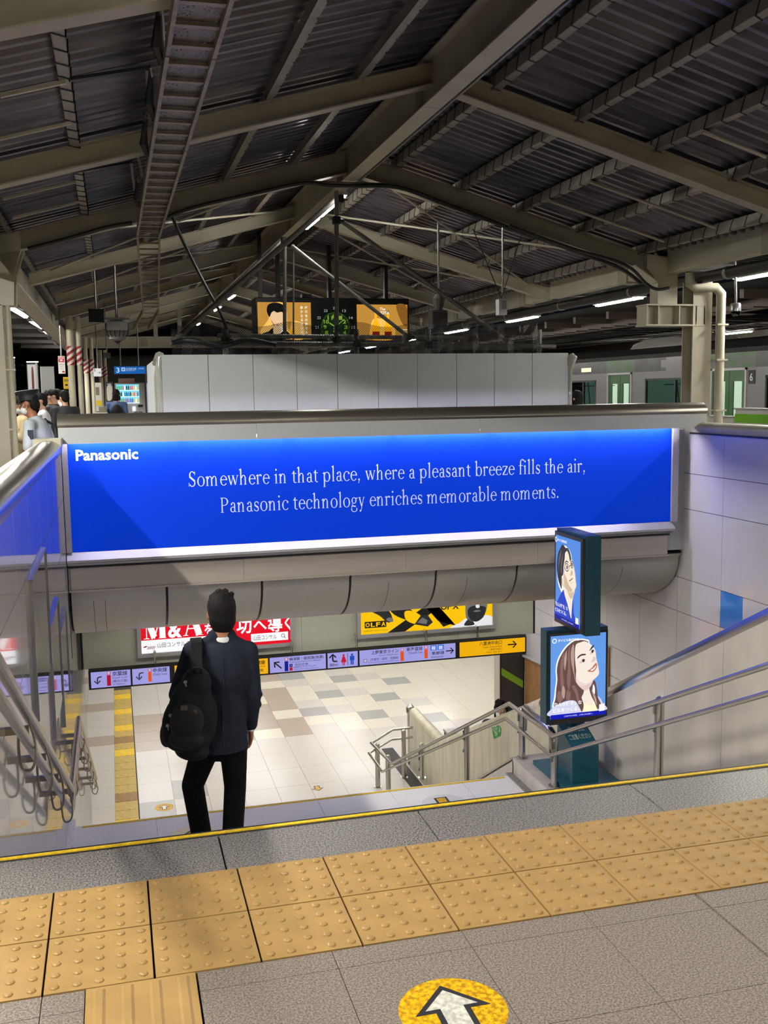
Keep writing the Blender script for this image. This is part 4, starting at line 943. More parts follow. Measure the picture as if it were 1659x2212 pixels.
# ================================================================ kiosk with two screens
kx=thing('kiosk','teal information stand with two crossed backlit portrait screens on a flat base','display stand',(3.95,4.3,-1.652))
bp=[U(1145,1655,z=-1.62),U(1293,1650,z=-1.62)]
B().box(3.69,4.19,3.3,4.62,-1.652,-1.612).build('base_plate',teal,kx,bevel=.004)
KY=4.02
a=U(1226,1690,y=KY);c=U(1292,1690,y=KY); zt_=-1.30
B().hexa([(3.78,KY,-1.612),(4.02,KY,-1.612),(4.02,KY+.30,-1.612),(3.78,KY+.30,-1.612),(3.78,KY,-1.31),(4.02,KY,-1.31),(4.02,KY+.30,-1.18),(3.78,KY+.30,-1.18)]).build('pedestal',teal,kx,bevel=.004)
d=Vector((0,.30,.13)).normalized(); frk=((3.78,KY,-1.31),FX,d); frk=lift(frk,.002)
b=B(); text(b,'足もとに',(.055,.185,.195,.25),frk,0,.01); text(b,'ご注意ください',(.022,.095,.222,.16),frk,0,.01); b.build('lettering',D_(200,210,200),kx)
for x in (3.855,3.93): B().box(x,x+.025,KY+.24,KY+.29,-1.3,.30).build('pole',teal,kx)
# lower screen faces the stairs
KL=4.16
q0=U(1172,1362,y=KL);q1=U(1312,1362,y=KL);q2=U(1180,1560,y=KL)
xa,xb=U(1180,1450,y=KL).x,U(1312,1450,y=KL).x; zt2,zb2=U(1240,1358,y=KL).z,U(1240,1560,y=KL).z
lo=B().box(xa,xb,KL,KL+.12,zb2,zt2).build('lower_cabinet',teal_d,kx,bevel=.003)
B().box(xa+.018,xb-.014,KL-.03,KL,zb2+.004,zt2-.022).build('lower_bezel',D_(40,42,44,.25),kx)
sxa,sxb=U(1189,1450,y=KL-.03).x,U(1308,1450,y=KL-.03).x; sz1,sz0=U(1250,1370,y=KL-.03).z,U(1250,1548,y=KL-.03).z
SKY1=E_(108,166,246,.82); SKY2=E_(92,150,240,.80)
fr=((sxa,KL-.032,sz0),FX,FZ); W=sxb-sxa; Hh=sz1-sz0
scr=B(); rect(scr,0,0,W,Hh,fr); scr.build('lower_screen',SKY1,kx)
def img(pts): 
    """points read off the printed portrait, 0..100 across and down, to screen metres"""
    return [(W*p[0]/100,Hh*(1-p[1]/100)) for p in pts]
def portrait_woman(fr):
    L=[lift(fr,.0008*k) for k in range(1,9)]
    hair=E_(112,82,80,.8);hair2=E_(150,112,106,.8);hair3=E_(196,164,156,.85);skin=E_(248,234,222,.95);shade=E_(232,206,204,.9);lips=E_(206,122,92,.85);dk=E_(70,58,52,.8);wht=E_(250,250,255,1);lil=E_(214,214,240,.95);yel=E_(248,246,206,.97);nav=E_(16,28,196,.8)
    b=B(); ms=[hair,hair2,hair3,skin,shade,lips,dk,wht,lil,yel,nav]
    out=[(47,7),(38,9),(26,16),(15,28),(11,40),(12,52),(10,64),(9,74),(6,84),(15,82),(30,79),(44,80),(52,88),(57,94),(60,86),(56,76),(60,70),(66,40),(69,14),(62,8)]
    wide=[(47,5.5),(37,7.5),(24,15),(13,27),(9,40),(10,52),(8,64),(6.5,74),(3.5,86),(16,84),(50,84),(58,60),(70,14),(62,6.5)]
    blob(b,img(wide),L[0],7)
    blob(b,img([(0,96),(4,86),(16,82),(36,73),(48,79),(62,77),(76,74),(88,78),(95,86),(97,96)]),L[1],8)
    blob(b,img([(56,60),(58,72),(56,82),(72,90),(78,82),(72,72),(70,58)]),L[2],3); blob(b,img([(54,80),(58,92),(60,97),(84,97),(80,80),(74,88),(62,84)]),L[2],9)
    blob(b,img(out),L[3],0)
    for s in ([(24,20),(18,30),(17,44),(18,60),(21,70),(24,60),(22,44),(24,32)],[(34,14),(30,24),(31,38),(29,54),(33,66),(36,52),(35,36)],[(14,66),(12,76),(18,80),(24,72)],[(38,62),(44,70),(48,80),(52,86),(50,72),(44,62)],[(30,66),(28,76),(34,78),(36,70)]): blob(b,img(s),L[4],1)
    for s in ([(28,18),(24,28),(25,42),(28,30)],[(41,12),(36,20),(37,34),(41,46),(44,56),(42,40)],[(22,60),(20,70),(24,76),(26,66)]): blob(b,img(s),L[5],2)
    blob(b,img([(72,56),(70,66),(74,76),(80,84),(86,93),(92,88),(86,78),(84,68),(80,58)]),L[3],0); blob(b,img([(77,62),(76,70),(80,74),(80,66)]),L[4],7); blob(b,img([(74,68),(78,78),(84,88),(82,78)]),L[4],2)
    face=[(62,9),(54,9.5),(45,12),(43,22),(44,34),(46,46),(45,54),(47,58),(56,62),(68,61),(80,55),(87,50),(86,42),(82,30),(80,21),(73,14)]
    blob(b,img(face),L[6],3); blob(b,img([(46,42),(45,54),(48,60),(60,68),(70,66),(77,56),(66,58),(56,54),(50,44)]),L[6],4)
    blob(b,img([(48,40),(47,52),(58,59),(68,60),(80,54),(86,48),(84,40),(70,30)]),L[7],3)
    b2=B(); L2=[lift(fr,.0008*k) for k in range(9,13)]
    blob(b2,img([(48,29),(54,26),(62,25.5),(62,24),(54,24),(48,27)]),L2[0],6); blob(b2,img([(69,21),(73,16),(77,14),(77,16),(73,19)]),L2[0],6)
    blob(b2,img([(51,34),(55,31),(61,30),(60,32),(55,35)]),L2[0],4); blob(b2,img([(56,30.5),(59,30),(61,31),(60,33.5),(57,33.5)]),L2[1],6); blob(b2,img([(70,25),(73,21),(78,20),(78,22),(73,25)]),L2[0],4); blob(b2,img([(73,20.5),(76,19.5),(77,21.5),(75,23.5),(73,23)]),L2[1],6)
    blob(b2,img([(77,28),(80,29),(81,33),(74,35),(73,34)]),L2[0],4); blob(b2,img([(66,45),(73,42),(78,38),(82,36),(83,41),(78,46),(72,46.5)]),L2[1],5); blob(b2,img([(71,44.5),(77,42),(81,39),(80,42),(75,45)]),L2[2],7)
    b3=B(); rect(b3,0,0,W,Hh*.055,L2[0],10); b3.build('printed_band',ms,kx); b3=B(); blob(b3,img([(88,87),(98,86.5),(98,95),(88,95.5)]),L2[1],7,0); b3.build('printed_card',ms,kx)
    o=b.build('printed_portrait',ms,kx); b2.build('printed_face',ms,kx)
    b=B(); f=L2[3]
    text(b,'「なんか好き」な',(W*.03,Hh*.155,W*.56,Hh*.205),f,0,.018); text(b,'ビルをつくる。',(W*.04,Hh*.08,W*.52,Hh*.135),f,0,.018); text(b,'ダイビル株式会社',(W*.12,Hh*.928,W*.5,Hh*.962),f,0,.02); text(b,'これまでの100年を、これからの100年へ。',(W*.24,Hh*.018,W*.76,Hh*.038),f,0)
    stroke(b,[(W*(.06+.035*math.cos(k*.55)),Hh*.945+W*.035*math.sin(k*.55)) for k in range(13)],W*.014,f,0,1); b.build('lettering',wht,kx)
portrait_woman(fr)
# upper screen faces the left wall
KX=3.80
ya,yb2=U(1264,1250,x=KX).y,U(1204,1250,x=KX).y; zt3=U(1235,1150,x=KX).z; zb3=U(1264,1375,x=KX).z
z3t=U(1210,1142,x=KX).z
B().box(KX,KX+.13,ya-.015,yb2+.015,zb3,z3t).build('upper_cabinet',teal_d,kx,bevel=.003)
B().box(KX-.025,KX,ya,yb2,zb3+.015,z3t-.02).build('upper_bezel',D_(40,42,44,.25),kx)
sy0,sy1=ya+.03,yb2-.025; sz0,sz1=zb3+.05,z3t-.05
fr=((KX-.027,sy1,sz0),(0,-1,0),FZ); W=sy1-sy0; Hh=sz1-sz0
b=B(); rect(b,0,0,W,Hh,fr); b.build('upper_screen',SKY2,kx)
def portrait_man(fr):
    L=[lift(fr,.0008*k) for k in range(1,9)]
    hair=E_(58,56,60,.8);hair2=E_(104,100,104,.8);skin=E_(246,232,212,.95);shade=E_(216,188,160,.9);line=E_(90,70,60,.8);wht=E_(250,250,255,1);blu=E_(44,74,206,.85);nav=E_(20,30,160,.8)
    ms=[hair,hair2,skin,shade,line,wht,blu,nav]; b=B()
    blob(b,img([(30,10),(18,16),(9,26),(6,40),(10,56),(24,66),(34,70),(60,30),(64,18),(50,11)]),L[0],5)
    blob(b,img([(0,96),(4,84),(18,72),(36,62),(48,70),(60,74),(72,70),(76,84),(78,96)]),L[1],6); blob(b,img([(38,56),(38,66),(52,78),(66,92),(68,84),(72,68),(78,56)]),L[2],2)
    blob(b,img([(46,58),(58,63),(76,57),(74,64),(66,69),(56,66)]),L[3],3)
    blob(b,img([(38,26),(36,40),(36,52),(34,58),(46,60),(62,62),(76,59),(86,52),(84,46),(80,36),(74,28),(68,22),(60,16),(48,15)]),L[4],2)
    blob(b,img([(36,42),(36,56),(46,60),(62,62),(72,58),(58,54),(46,46)]),L[5],3); blob(b,img([(27,46),(26,52),(32,60),(40,60),(40,50),(34,44)]),L[5],2); stroke(b,img([(31,49),(30,54),(35,58)]),W*.012,L[6],4)
    blob(b,img([(32,9),(22,14),(12,22),(8,34),(9,44),(13,52),(20,58),(28,62),(28,48),(34,44),(36,34),(40,24),(42,18),(50,15),(56,18),(62,26),(65,22),(62,16),(52,11),(44,12)]),L[6],0)
    for s in ([(26,16),(18,22),(14,32),(16,44),(18,34),(24,24)],[(34,20),(26,28),(24,40),(28,44),(30,34)],[(48,12.5),(56,15),(60,20),(54,17)]): blob(b,img(s),L[7],1)
    b.build('printed_portrait',ms,kx); b=B(); M2=[lift(fr,.0008*k) for k in range(9,14)]
    for cx,cy,rx,ry in ((50,34,8,4.4),(70,28.5,5,4)): stroke(b,img([(cx+rx*math.cos(k*.57),cy+ry*math.sin(k*.57)) for k in range(12)]),W*.016,M2[1],4,3)
    stroke(b,img([(58,33),(62,31),(65,30)]),W*.014,M2[1],4); stroke(b,img([(42,34),(37,42)]),W*.012,M2[1],4); stroke(b,img([(42,30),(48,27),(56,27.5)]),W*.02,M2[2],0); stroke(b,img([(63,24),(69,22)]),W*.018,M2[2],0)
    for cx,cy in ((51,34),(70,28.5)): blob(b,img([(cx-2,cy-2),(cx+2,cy-2.2),(cx+2.4,cy+1.6),(cx-1.6,cy+1.8)]),M2[2],4)
    blob(b,img([(66,37),(71,35),(73,40),(64,42)]),M2[0],3); stroke(b,img([(60,49),(66,47),(74,44)]),W*.016,M2[1],4); stroke(b,img([(66,51),(72,49)]),W*.012,M2[1],3)
    b.build('printed_face',ms,kx); b=B(); rect(b,0,0,W,Hh*.05,M2[0],7); b.build('printed_band',ms,kx); b=B(); flat(b,img([(86,88),(97,88),(97,95),(86,95)])[::-1],M2[1],5); b.build('printed_card',ms,kx)
    b=B(); f=M2[4]; text(b,'「なんか好き」な',(W*.04,Hh*.155,W*.56,Hh*.205),f,0,.02); text(b,'ビルをつくる。',(W*.04,Hh*.085,W*.5,Hh*.135),f,0,.02); text(b,'ダイビル株式会社',(W*.12,Hh*.935,W*.5,Hh*.968),f,0,.02); text(b,'これまでの100年を、これからの100年へ。',(W*.3,Hh*.018,W*.8,Hh*.035),f,0); b.build('lettering',wht,kx)
    stroke_b=B(); stroke(stroke_b,[(W*(.06+.04*math.cos(k*.55)),Hh*.95+W*.04*math.sin(k*.55)) for k in range(13)],W*.016,f,0,1); stroke_b.build('emblem',wht,kx)
portrait_man(fr)
# ================================================================ floor stickers
def disc(b,c,r,z,m,n=28): b.lathe([(r,0),(r,.0006)],(c[0],c[1],z),n,m)
def arrow_sticker(name,label,c,r,z,dirn,base,rim,fill,s=1.0):
    t=thing(name,label,'floor sticker',(c[0],c[1],z)); 
    if base: b=B(); disc(b,c,r,z,0); b.build('disc',base,t)
    def ar(k,zz,m,nm):
        s_=r*s; P=[(-.33,-.75),(-.33,-.02),(-.72,-.02),(0,.78),(.72,-.02),(.33,-.02),(.33,-.75)]
        I=[(-.22,-.66),(-.22,.08),(-.50,.08),(0,.62),(.50,.08),(.22,.08),(.22,-.66)]
        pts=[(c[0]+s_*p[0]*1,c[1]+dirn*s_*p[1],zz) for p in (P if k==0 else I)]
        if dirn<0: pts=pts[::-1]
        B().prism(pts[::-1] if 0 else pts,(0,0,.0004)).build(nm,m,t)
    ar(0,z+.0008,rim,'arrow_outline'); ar(1,z+.0014,fill,'arrow'); return t
stk_y=M('yellow_sticker',S(236,186,16),.4,noise=.5,nscale=70,col2=S(170,122,0)); stk_w=M('white_sticker',S(214,212,200),.45,noise=.4,nscale=60); stk_k=M('black_sticker',S(36,36,40),.5)
cc=U(979,2182,z=0); rr=(U(1098,2180,z=0)-U(860,2180,z=0)).length/2
arrow_sticker('floor_arrow','yellow disc with a black outlined white arrow on the granite paving',(cc.x,cc.y),rr,.0005,1,stk_y,stk_k,stk_w)
p=U(355,1744,z=ZF); arrow_sticker('floor_arrow','yellow disc with a white arrow on the pale concourse floor',(p.x,p.y),.125,ZF+.001,1,stk_y,stk_k,M('pale_fill',S(236,228,210),.5),.8)
p=U(686,1703,z=ZF); arrow_sticker('floor_arrow','small yellow arrow pointing to the stairs on the concourse floor',(p.x,p.y),.12,ZF+.001,-1,None,stk_k,stk_y,1)
p=U(945,1717,z=ZL)+Vector((0,-.17,0)); arrow_sticker('floor_arrow','pale round sticker with a yellow arrow on the landing near the curb',(p.x,p.y-.02),.19,ZL+.0005,-1,M('pale_disc',S(206,206,204),.4),stk_k,stk_y,.9)
p=U(415,1787,z=ZL)+Vector((0,-.07,0)); arrow_sticker('floor_arrow','pale round sticker on the landing hidden behind the man in the suit',(p.x,p.y-.1),.19,ZL+.0005,1,M('cream_disc',S(230,220,180),.4),stk_k,stk_y,.9)
# green notice on the balustrade
gs=thing('sticker','green arrow shaped notice stuck on the cream balustrade','sticker',(4.2,6.6,-2.2))
pts=[U(*q,x=4.217) for q in ((1062,1571),(1078,1567),(1083,1574),(1081,1590),(1067,1596))]
B().prism(pts,(-.002,0,0)).build('sheet',D_(40,150,60),gs)
b=B(); p=U(1064,1580,x=4.213); 
for body,px,py,px2,py2 in (('のぼり',1064,1580,1075,1570),('UP',1069,1589,1074,1583),('»',1077,1580,1081,1573)):
    a=U(px,py,x=4.213);c=U(px2,py2,x=4.213); text(b,body,(0,0,abs(c.y-a.y),abs(c.z-a.z)),((4.213,max(a.y,c.y),a.z),(0,-1,0),FZ),0,.01)
b.build('lettering',D_(220,235,215),gs)
# finial post at the end of the balustrade and bin behind it
p=U(886,1525,y=10.45); t=thing('bollard','short steel post with a pointed cap at the end of the balustrade','post',(p.x,p.y,ZF))
B().lathe([(.045,ZF-p.z),(.045,-.10)],p,16).build('shaft',steel,t,smooth=True); B().lathe([(.06,-.10),(.06,-.02),(.045,0),(.02,.03),(.005,.045)],p,16).build('cap',steel,t,smooth=True)
p=U(934,1590,y=9.9); t=thing('ticket_post','small dark box on the far side of the cream balustrade','box',(4.75,9.9,ZF)); B().box(4.64,4.86,9.8,10.0,ZF,p.z+.02).build('body',D_(30,30,32),t); B().box(4.63,4.87,9.79,10.01,p.z+.02,p.z+.05).build('lid',alum_l,t)
# ================================================================ temporary hoarding behind the parapet
ho=thing('hoarding','pale grey flat panel hoarding behind the parapet, topped by scaffold tubes','hoarding',(3.3,8.4,0))
HXs=[.80]+[U(px,766,y=8.4).x for px in (449,546,640,728,816,901,986,1068,1150)]+[5.78]
for a,b in zip(HXs,HXs[1:]): B().box(a+.003,b-.003,8.4,8.43,0,2.06).build('panel',hoard,ho,bevel=.004)
for k in range(5):
    y=8.46+.85*k; B().box(.80,.83,y,y+.84,0,2.06).build('side_panel',hoard,ho,bevel=.004)
for k in range(5): B().box(5.75,5.78,8.46+.85*k,8.46+.85*k+.84,0,2.06).build('side_panel',hoard,ho)
wrap=M('clear_plastic_wrap',S(206,206,196),.18,noise=.25,nscale=14,stretch=(1,1,.15),bump=.6,bscale=22,coat=.6)
b=B(); b.tube([(.79,8.42,0),(.785,8.42,1.9),(.80,8.42,2.04)],[.035,.04,.03],10); b.tube([(.78,8.5,0),(.775,8.5,1.8),(.79,8.46,2.0)],[.04,.045,.03],8); b.tube([(.775,8.66,0),(.77,8.66,1.75),(.78,8.6,1.95)],[.03,.03,.025],8); b.tube([(.80,8.42,2.04),(.78,8.6,2.0),(.765,8.95,1.98)],[.06,.05,.03],8)
b.build('corner_wrap',wrap,ho,smooth=True)
B().tube([(5.80,8.41,0),(5.80,8.41,1.85),(5.83,8.40,2.0),(5.82,8.42,2.04)],[.03,.03,.06,.035],10).build('corner_wrap',wrap,ho,smooth=True)
# ================================================================ scaffold over the hoarding
sc=thing('scaffold','dark steel tube scaffold with a tripod of sloping tubes over the hoarding','scaffold',(3,8.9,2.06))
tubm=M('dark_scaffold_tube',S(132,129,122),.42,.4,noise=.2,nscale=20)
def tb(p,q,y0,y1=None,r=.024,nm='tube'):
    a=U(*p,y=y0); c=U(*q,y=y0 if y1 is None else y1); B().tube([a,c],r,10).build(nm,tubm,sc,smooth=True); return a,c
tb((467,652),(610,519),9.6,9.9,.024); tb((370,741),(726,430),9.0,9.0,.032); tb((727,412),(727,742),8.75,8.75,.027); tb((733,474),(1112,748),8.8,8.8,.027)
tb((615,515),(615,735),9.7,9.7,.025); tb((634,528),(634,735),9.75,9.75,.012); tb((630,531),(882,727),9.75,9.2,.024)
tb((368,740),(1200,748),8.72,8.72,.027); tb((470,725),(1000,730),9.3,9.3,.027); tb((872,750),(1120,752),8.9,8.9,.024); tb((900,741),(1030,742),8.7,8.7,.02)
for px in (487,770,925,1165): tb((px,712),(px,768),8.78,8.78,.03,'upright')
for px,py,y in ((727,476,8.75),(615,520,9.7),(734,430,8.8),(770,742,8.72),(925,745,8.72),(487,735,8.75),(727,735,8.75),(880,728,9.2)):
    p=U(px,py,y=y); b=B(); b.box(p.x-.045,p.x+.045,y-.05,y+.05,p.z-.045,p.z+.045); b.lathe([(.02,0),(.02,.05)],(p.x+.045,y,p.z),6,ax=(1,0,0)); b.build('clamp',black,sc,bevel=.01)
net=bpy.data.materials.new('black_safety_net'); net.use_nodes=True; nt=net.node_tree; bs=nt.nodes['Principled BSDF']; bs.inputs['Base Color'].default_value=(.015,.015,.016,1)
tc=nt.nodes.new('ShaderNodeTexCoord'); mpn=nt.nodes.new('ShaderNodeMapping'); mpn.inputs['Rotation'].default_value=(0,math.radians(45),0); ck=nt.nodes.new('ShaderNodeTexBrick'); ck.inputs['Scale'].default_value=26; ck.inputs['Mortar Size'].default_value=.05; ck.offset=0
ck.inputs['Color1'].default_value=(0,0,0,1); ck.inputs['Color2'].default_value=(0,0,0,1); ck.inputs['Mortar'].default_value=(1,1,1,1); ck.inputs['Brick Width'].default_value=.5; ck.inputs['Row Height'].default_value=.5
mp2=nt.nodes.new('ShaderNodeMapping'); mp2.inputs['Rotation'].default_value=(math.radians(90),0,0)
nt.links.new(tc.outputs['Object'],mpn.inputs[0]); nt.links.new(mpn.outputs[0],mp2.inputs[0]); nt.links.new(mp2.outputs[0],ck.inputs[0])
mm=nt.nodes.new('ShaderNodeMath'); mm.operation='ADD'; mm.inputs[1].default_value=.25; nt.links.new(ck.outputs['Color'],mm.inputs[0]); nt.links.new(mm.outputs[0],bs.inputs['Alpha'])
b=B(); rnd2=random.Random(5); vs=[];n=40
for i in range(n+1):
    x=.95+(5.5-.95)*i/n
    for j in range(4): vs.append((x,8.62+.05*math.sin(i*1.7+j)+.02*j,2.06+.12*j-(.03*math.sin(i*.9) if j==3 else 0)))
b.add(vs,[(i*4+j,(i+1)*4+j,(i+1)*4+j+1,i*4+j+1) for i in range(n) for j in range(3)]); b.build('safety_net',net,sc)
b=B(); pts=[(.95+.15*k,8.60+.03*math.sin(k*2.1),2.20+.035*math.sin(k*1.3)) for k in range(9)]; b.tube(spline(pts,3,False),.028,7); b.build('rolled_net',black,sc,smooth=True)
# control box hung from the roof
p=U(1083,662,y=8.95); t=thing('junction_box','pale control box hanging on a thin rod right of the scaffold','box',(p.x,p.y,p.z))
B().box(p.x-.055,p.x+.055,p.y-.06,p.y+.06,p.z-.11,p.z+.09).build('case',white,t,bevel=.006); B().box(p.x-.02,p.x+.04,p.y-.075,p.y-.06,p.z-.04,p.z+.07).build('lid',alum_l,t); B().tube([(p.x+.02,p.y,p.z+.09),(p.x+.02,p.y,zt(p.x))],.013,8).build('rod',galv,t)
for px in (1022,1130): 
    q=U(px,495,y=8.7); B().tube([(p.x,p.y,p.z+.1),q],.006,5).build('cable',blackcable,t)
# ================================================================ clock between two lit screens
YC=14.0
q=lambda px,py,y=YC:U(px,py,y=y)
ck_=thing('display_clock','green lit station clock between two glowing screens in a long black case','clock',(q(722,700).x,YC,2.5))
a=q(553,700).x;c=q(884,700).x; za=2.45;zb3=3.22
cs=D_(12,12,14,.35)
ang=0
B().box(a,c,YC,YC+.5,za,zb3).build('case',cs,ck_,bevel=.01)
for px in (565,604,716,839): x=q(px,600).x; B().box(x-.03,x+.03,YC+.15,YC+.25,zb3,zt(x)+.0).build('hanger',cs,ck_)
x=q(665,630).x; B().box(x-.08,x+.08,YC+.1,YC+.3,zb3,zb3+.07).build('camera_box',cs,ck_)
amb=E_(206,150,62,.85);amb2=E_(250,196,98,1.0);amb3=E_(150,100,40,.75);skn=E_(246,206,158,.9);drk=D_(16,14,16);wt=E_(252,246,230,1.0);shd=E_(196,140,90,.8);gld=E_(255,176,20,1.1);grn=E_(120,110,30,.7);rd=E_(150,30,20,.7)
def screen(pxa,pxb,pt,name):
    xa,xb=q(pxa,700).x,q(pxb,700).x; z1=q((pxa+pxb)/2,pt).z; z0=2.52
    fr=((xa,YC-.004,z0),FX,FZ); b=B(); rect(b,0,0,xb-xa,z1-z0,fr); b.build('screen',amb,ck_); return fr,xb-xa,z1-z0
fr,W,Hh=screen(557,672,653,'l'); L=[lift(fr,.002*k) for k in range(1,8)]
b=B(); I=lambda pts:[(W*p[0]/100,Hh*(1-p[1]/100)) for p in pts]
blob(b,I([(20,45),(24,8),(44,0),(54,20),(56,70),(70,98),(20,98),(4,80)]),L[0],1); blob(b,I([(62,60),(70,50),(84,60),(86,98),(60,98)]),L[0],1)
blob(b,I([(1,99),(6,86),(20,78),(30,68),(40,78),(47,68),(54,78),(60,99)]),L[1],2); blob(b,I([(28,60),(30,76),(38,84),(46,74),(46,60)]),L[2],3)
blob(b,I([(22,30),(23,48),(29,60),(38,63),(46,56),(50,42),(49,28),(36,18)]),L[3],3); blob(b,I([(24,46),(30,58),(38,60),(38,66),(30,66)]),L[4],4)
blob(b,I([(17,18),(21,6),(34,1),(46,6),(52,18),(52,36),(48,30),(44,26),(36,28),(30,24),(25,30),(22,40),(18,30)]),L[5],2)
blob(b,I([(30,50),(33,48),(34,62),(40,66),(44,74),(40,84),(30,88),(28,76),(31,64)]),L[5],3)
blob(b,I([(60,82),(62,74),(68,72),(70,90),(60,90)]),L[2],5); blob(b,I([(38,72),(44,66),(46,78),(40,84)]),L[4],6)
b.build('printed_figure',[amb,amb2,drk,skn,shd,gld,wt],ck_)
b=B()
for i,ch in enumerate('梅の有機酸をまる'): text(b,ch,(W*.885,Hh*(.90-.112*i-.08),W*.935,Hh*(.90-.112*i)),L[1],0,.01)
for i,ch in enumerate('静かなる熟成製法'): text(b,ch,(W*.80,Hh*(.90-.112*i-.08),W*.85,Hh*(.90-.112*i)),L[1],0,.01)
b.build('lettering',wt,ck_)
fr,W,Hh=screen(771,880,658,'r'); L=[lift(fr,.002*k) for k in range(1,8)]
b=B(); blob(b,I([(4,30),(20,16),(50,24),(80,40),(76,99),(10,99),(2,70)]),L[0],1); blob(b,I([(78,2),(98,4),(99,60),(88,50)]),L[0],3); blob(b,I([(24,90),(30,46),(44,40),(70,50),(72,99),(26,99)]),L[1],2)
for cx,m in ((37,4),(61,5)): 
    flat(b,[(W*(cx-2.4)/100,Hh*.55),(W*(cx+2.4)/100,Hh*.55),(W*(cx+2.4)/100,Hh*.80),(W*(cx-2.4)/100,Hh*.80)],L[2],m)
    blob(b,I([(cx-2.5,45),(cx+2.5,45),(cx+8,66),(cx+8,99),(cx-8,99),(cx-8,66)]),L[2],m); rect(b,W*(cx-7)/100,Hh*.0,W*(cx+7)/100,Hh*.22,L[3],7); rect(b,W*(cx-2.5)/100,Hh*.74,W*(cx+2.5)/100,Hh*.82,L[3],6 if m==4 else 8)
b.build('printed_bottles',[amb,amb,amb2,amb3,gld,gld,wt,rd,drk],ck_)
b=B(); text(b,'CHOYA',(W*.37,Hh*.72,W*.64,Hh*.81),L[4],0,.03); text(b,'The',(W*.45,Hh*.83,W*.56,Hh*.91),L[4],0,.02); rect(b,W*.82,Hh*.26,W*.99,Hh*.29,L[4]); b.build('lettering',wt,ck_)
cc=q(724,707); R=.255; cx,cz=cc.x,cc.z
gd=E_(14,52,18,.55);gl2=E_(160,190,70,.6); grey=E_(186,196,206,.6)
b=B(); b.lathe([(R+.03,0),(R+.03,.02),(R+.015,.03),(R+.012,.012)],(cx,YC,cz),40,ax=(0,-1,0)); b.build('clock_rim',D_(28,40,30,.3),ck_)
b=B(); b.lathe([(R+.012,.014),(R+.012,.0145)],(cx,YC,cz),40,ax=(0,-1,0)); b.build('clock_dial',gd,ck_)
frc=((cx,YC-.03,cz),FX,FZ)
b=B()
for h in range(1,13):
    t_=math.radians(90-30*h); r_=R*.72; s_=R*.13; text(b,str(h),(r_*math.cos(t_)-s_*(.9 if h<10 else 1.35),r_*math.sin(t_)-s_,r_*math.cos(t_)+s_*(.9 if h<10 else 1.35),r_*math.sin(t_)+s_),frc,0,.03)
for k in range(60):
    t_=math.radians(6*k); r_=R*.95; s_=.007 if k%5==0 else .0035; rect(b,r_*math.cos(t_)-s_,r_*math.sin(t_)-s_,r_*math.cos(t_)+s_,r_*math.sin(t_)+s_,frc)
b.build('numerals',gl2,ck_)
b=B(); fh=lift(frc,.004)
for an,ln_,w_ in ((90-30*(10+8/60),R*.5,.028),(90-6*8,R*.82,.014)): t_=math.radians(an); stroke(b,[(-.05*math.cos(t_),-.05*math.sin(t_)),(ln_*math.cos(t_),ln_*math.sin(t_))],[w_,w_*.7],fh,0,0)
t_=math.radians(250); stroke(b,[(0,0),(R*.35*math.cos(t_),R*.35*math.sin(t_))],.024,fh,0,0); b.build('hands',gl2,ck_)
b=B()
for h,s in zip(range(0,12),('24','13','14','15','16','17','18','19','20','21','22','23')):
    t_=math.radians(90-30*h); r_=R*1.27; text(b,s,(r_*math.cos(t_)-.032,r_*math.sin(t_)-.022,r_*math.cos(t_)+.032,r_*math.sin(t_)+.022),((cx,YC-.003,cz),FX,FZ),0,.01)
b.build('hour_ring',grey,ck_)
# ================================================================ hanging equipment, left of centre
p=U(208,683,y=12.4); t=thing('monitor','small black monitor hanging under the left rafter','monitor',(p.x,12.4,p.z)); B().box(p.x-.105,p.x+.105,12.4,12.45,p.z-.09,p.z+.09).build('screen',D_(22,24,28,.2),t); B().box(p.x-.11,p.x+.11,12.45,12.55,p.z-.09,p.z+.11).build('body',D_(40,40,42),t); B().tube([(p.x,12.5,p.z+.1),(p.x,12.5,zt(p.x))],.015,8).build('rod',galv,t)
p=U(253,712,y=13.4); t=thing('loudspeaker','round caged loudspeaker cluster hanging beside the cable tray','speaker',(p.x,13.4,p.z))
B().lathe([(.02,-.19),(.12,-.15),(.17,-.02),(.17,.10),(.10,.14)],p,16).build('dome',D_(120,120,116),t); B().box(p.x-.16,p.x+.16,13.2,13.26,p.z-.02,p.z+.12).build('box',D_(150,150,146),t); B().box(p.x-.2,p.x+.2,13.3,13.5,p.z+.15,p.z+.18).build('bracket',galv,t); B().tube([(p.x,13.4,p.z+.1),(p.x,13.4,zt(p.x))],.02,8).build('rod',galv,t)
b=B()
for k in range(7): a_=k*math.pi/7; b.tube([(p.x+.18*math.cos(a_),13.4+.18*math.sin(a_),p.z+.1),(p.x+.17*math.cos(a_),13.4+.17*math.sin(a_),p.z-.08),(p.x,13.4,p.z-.22),(p.x-.17*math.cos(a_),13.4-.17*math.sin(a_),p.z-.08),(p.x-.18*math.cos(a_),13.4-.18*math.sin(a_),p.z+.1)],.006,4)
b.build('cage',black,t)
p=U(231,767,y=19); t=thing('monitor','small dark monitor over the far left walkway above the vending machine','monitor',(p.x,19,p.z)); B().box(p.x-.07,p.x+.07,19,19.1,p.z-.06,p.z+.05).build('body',D_(26,26,28,.3),t); B().tube([(p.x,19.05,p.z),(p.x,19.05,zt(p.x)-.1)],.012,6).build('rod',galv,t)
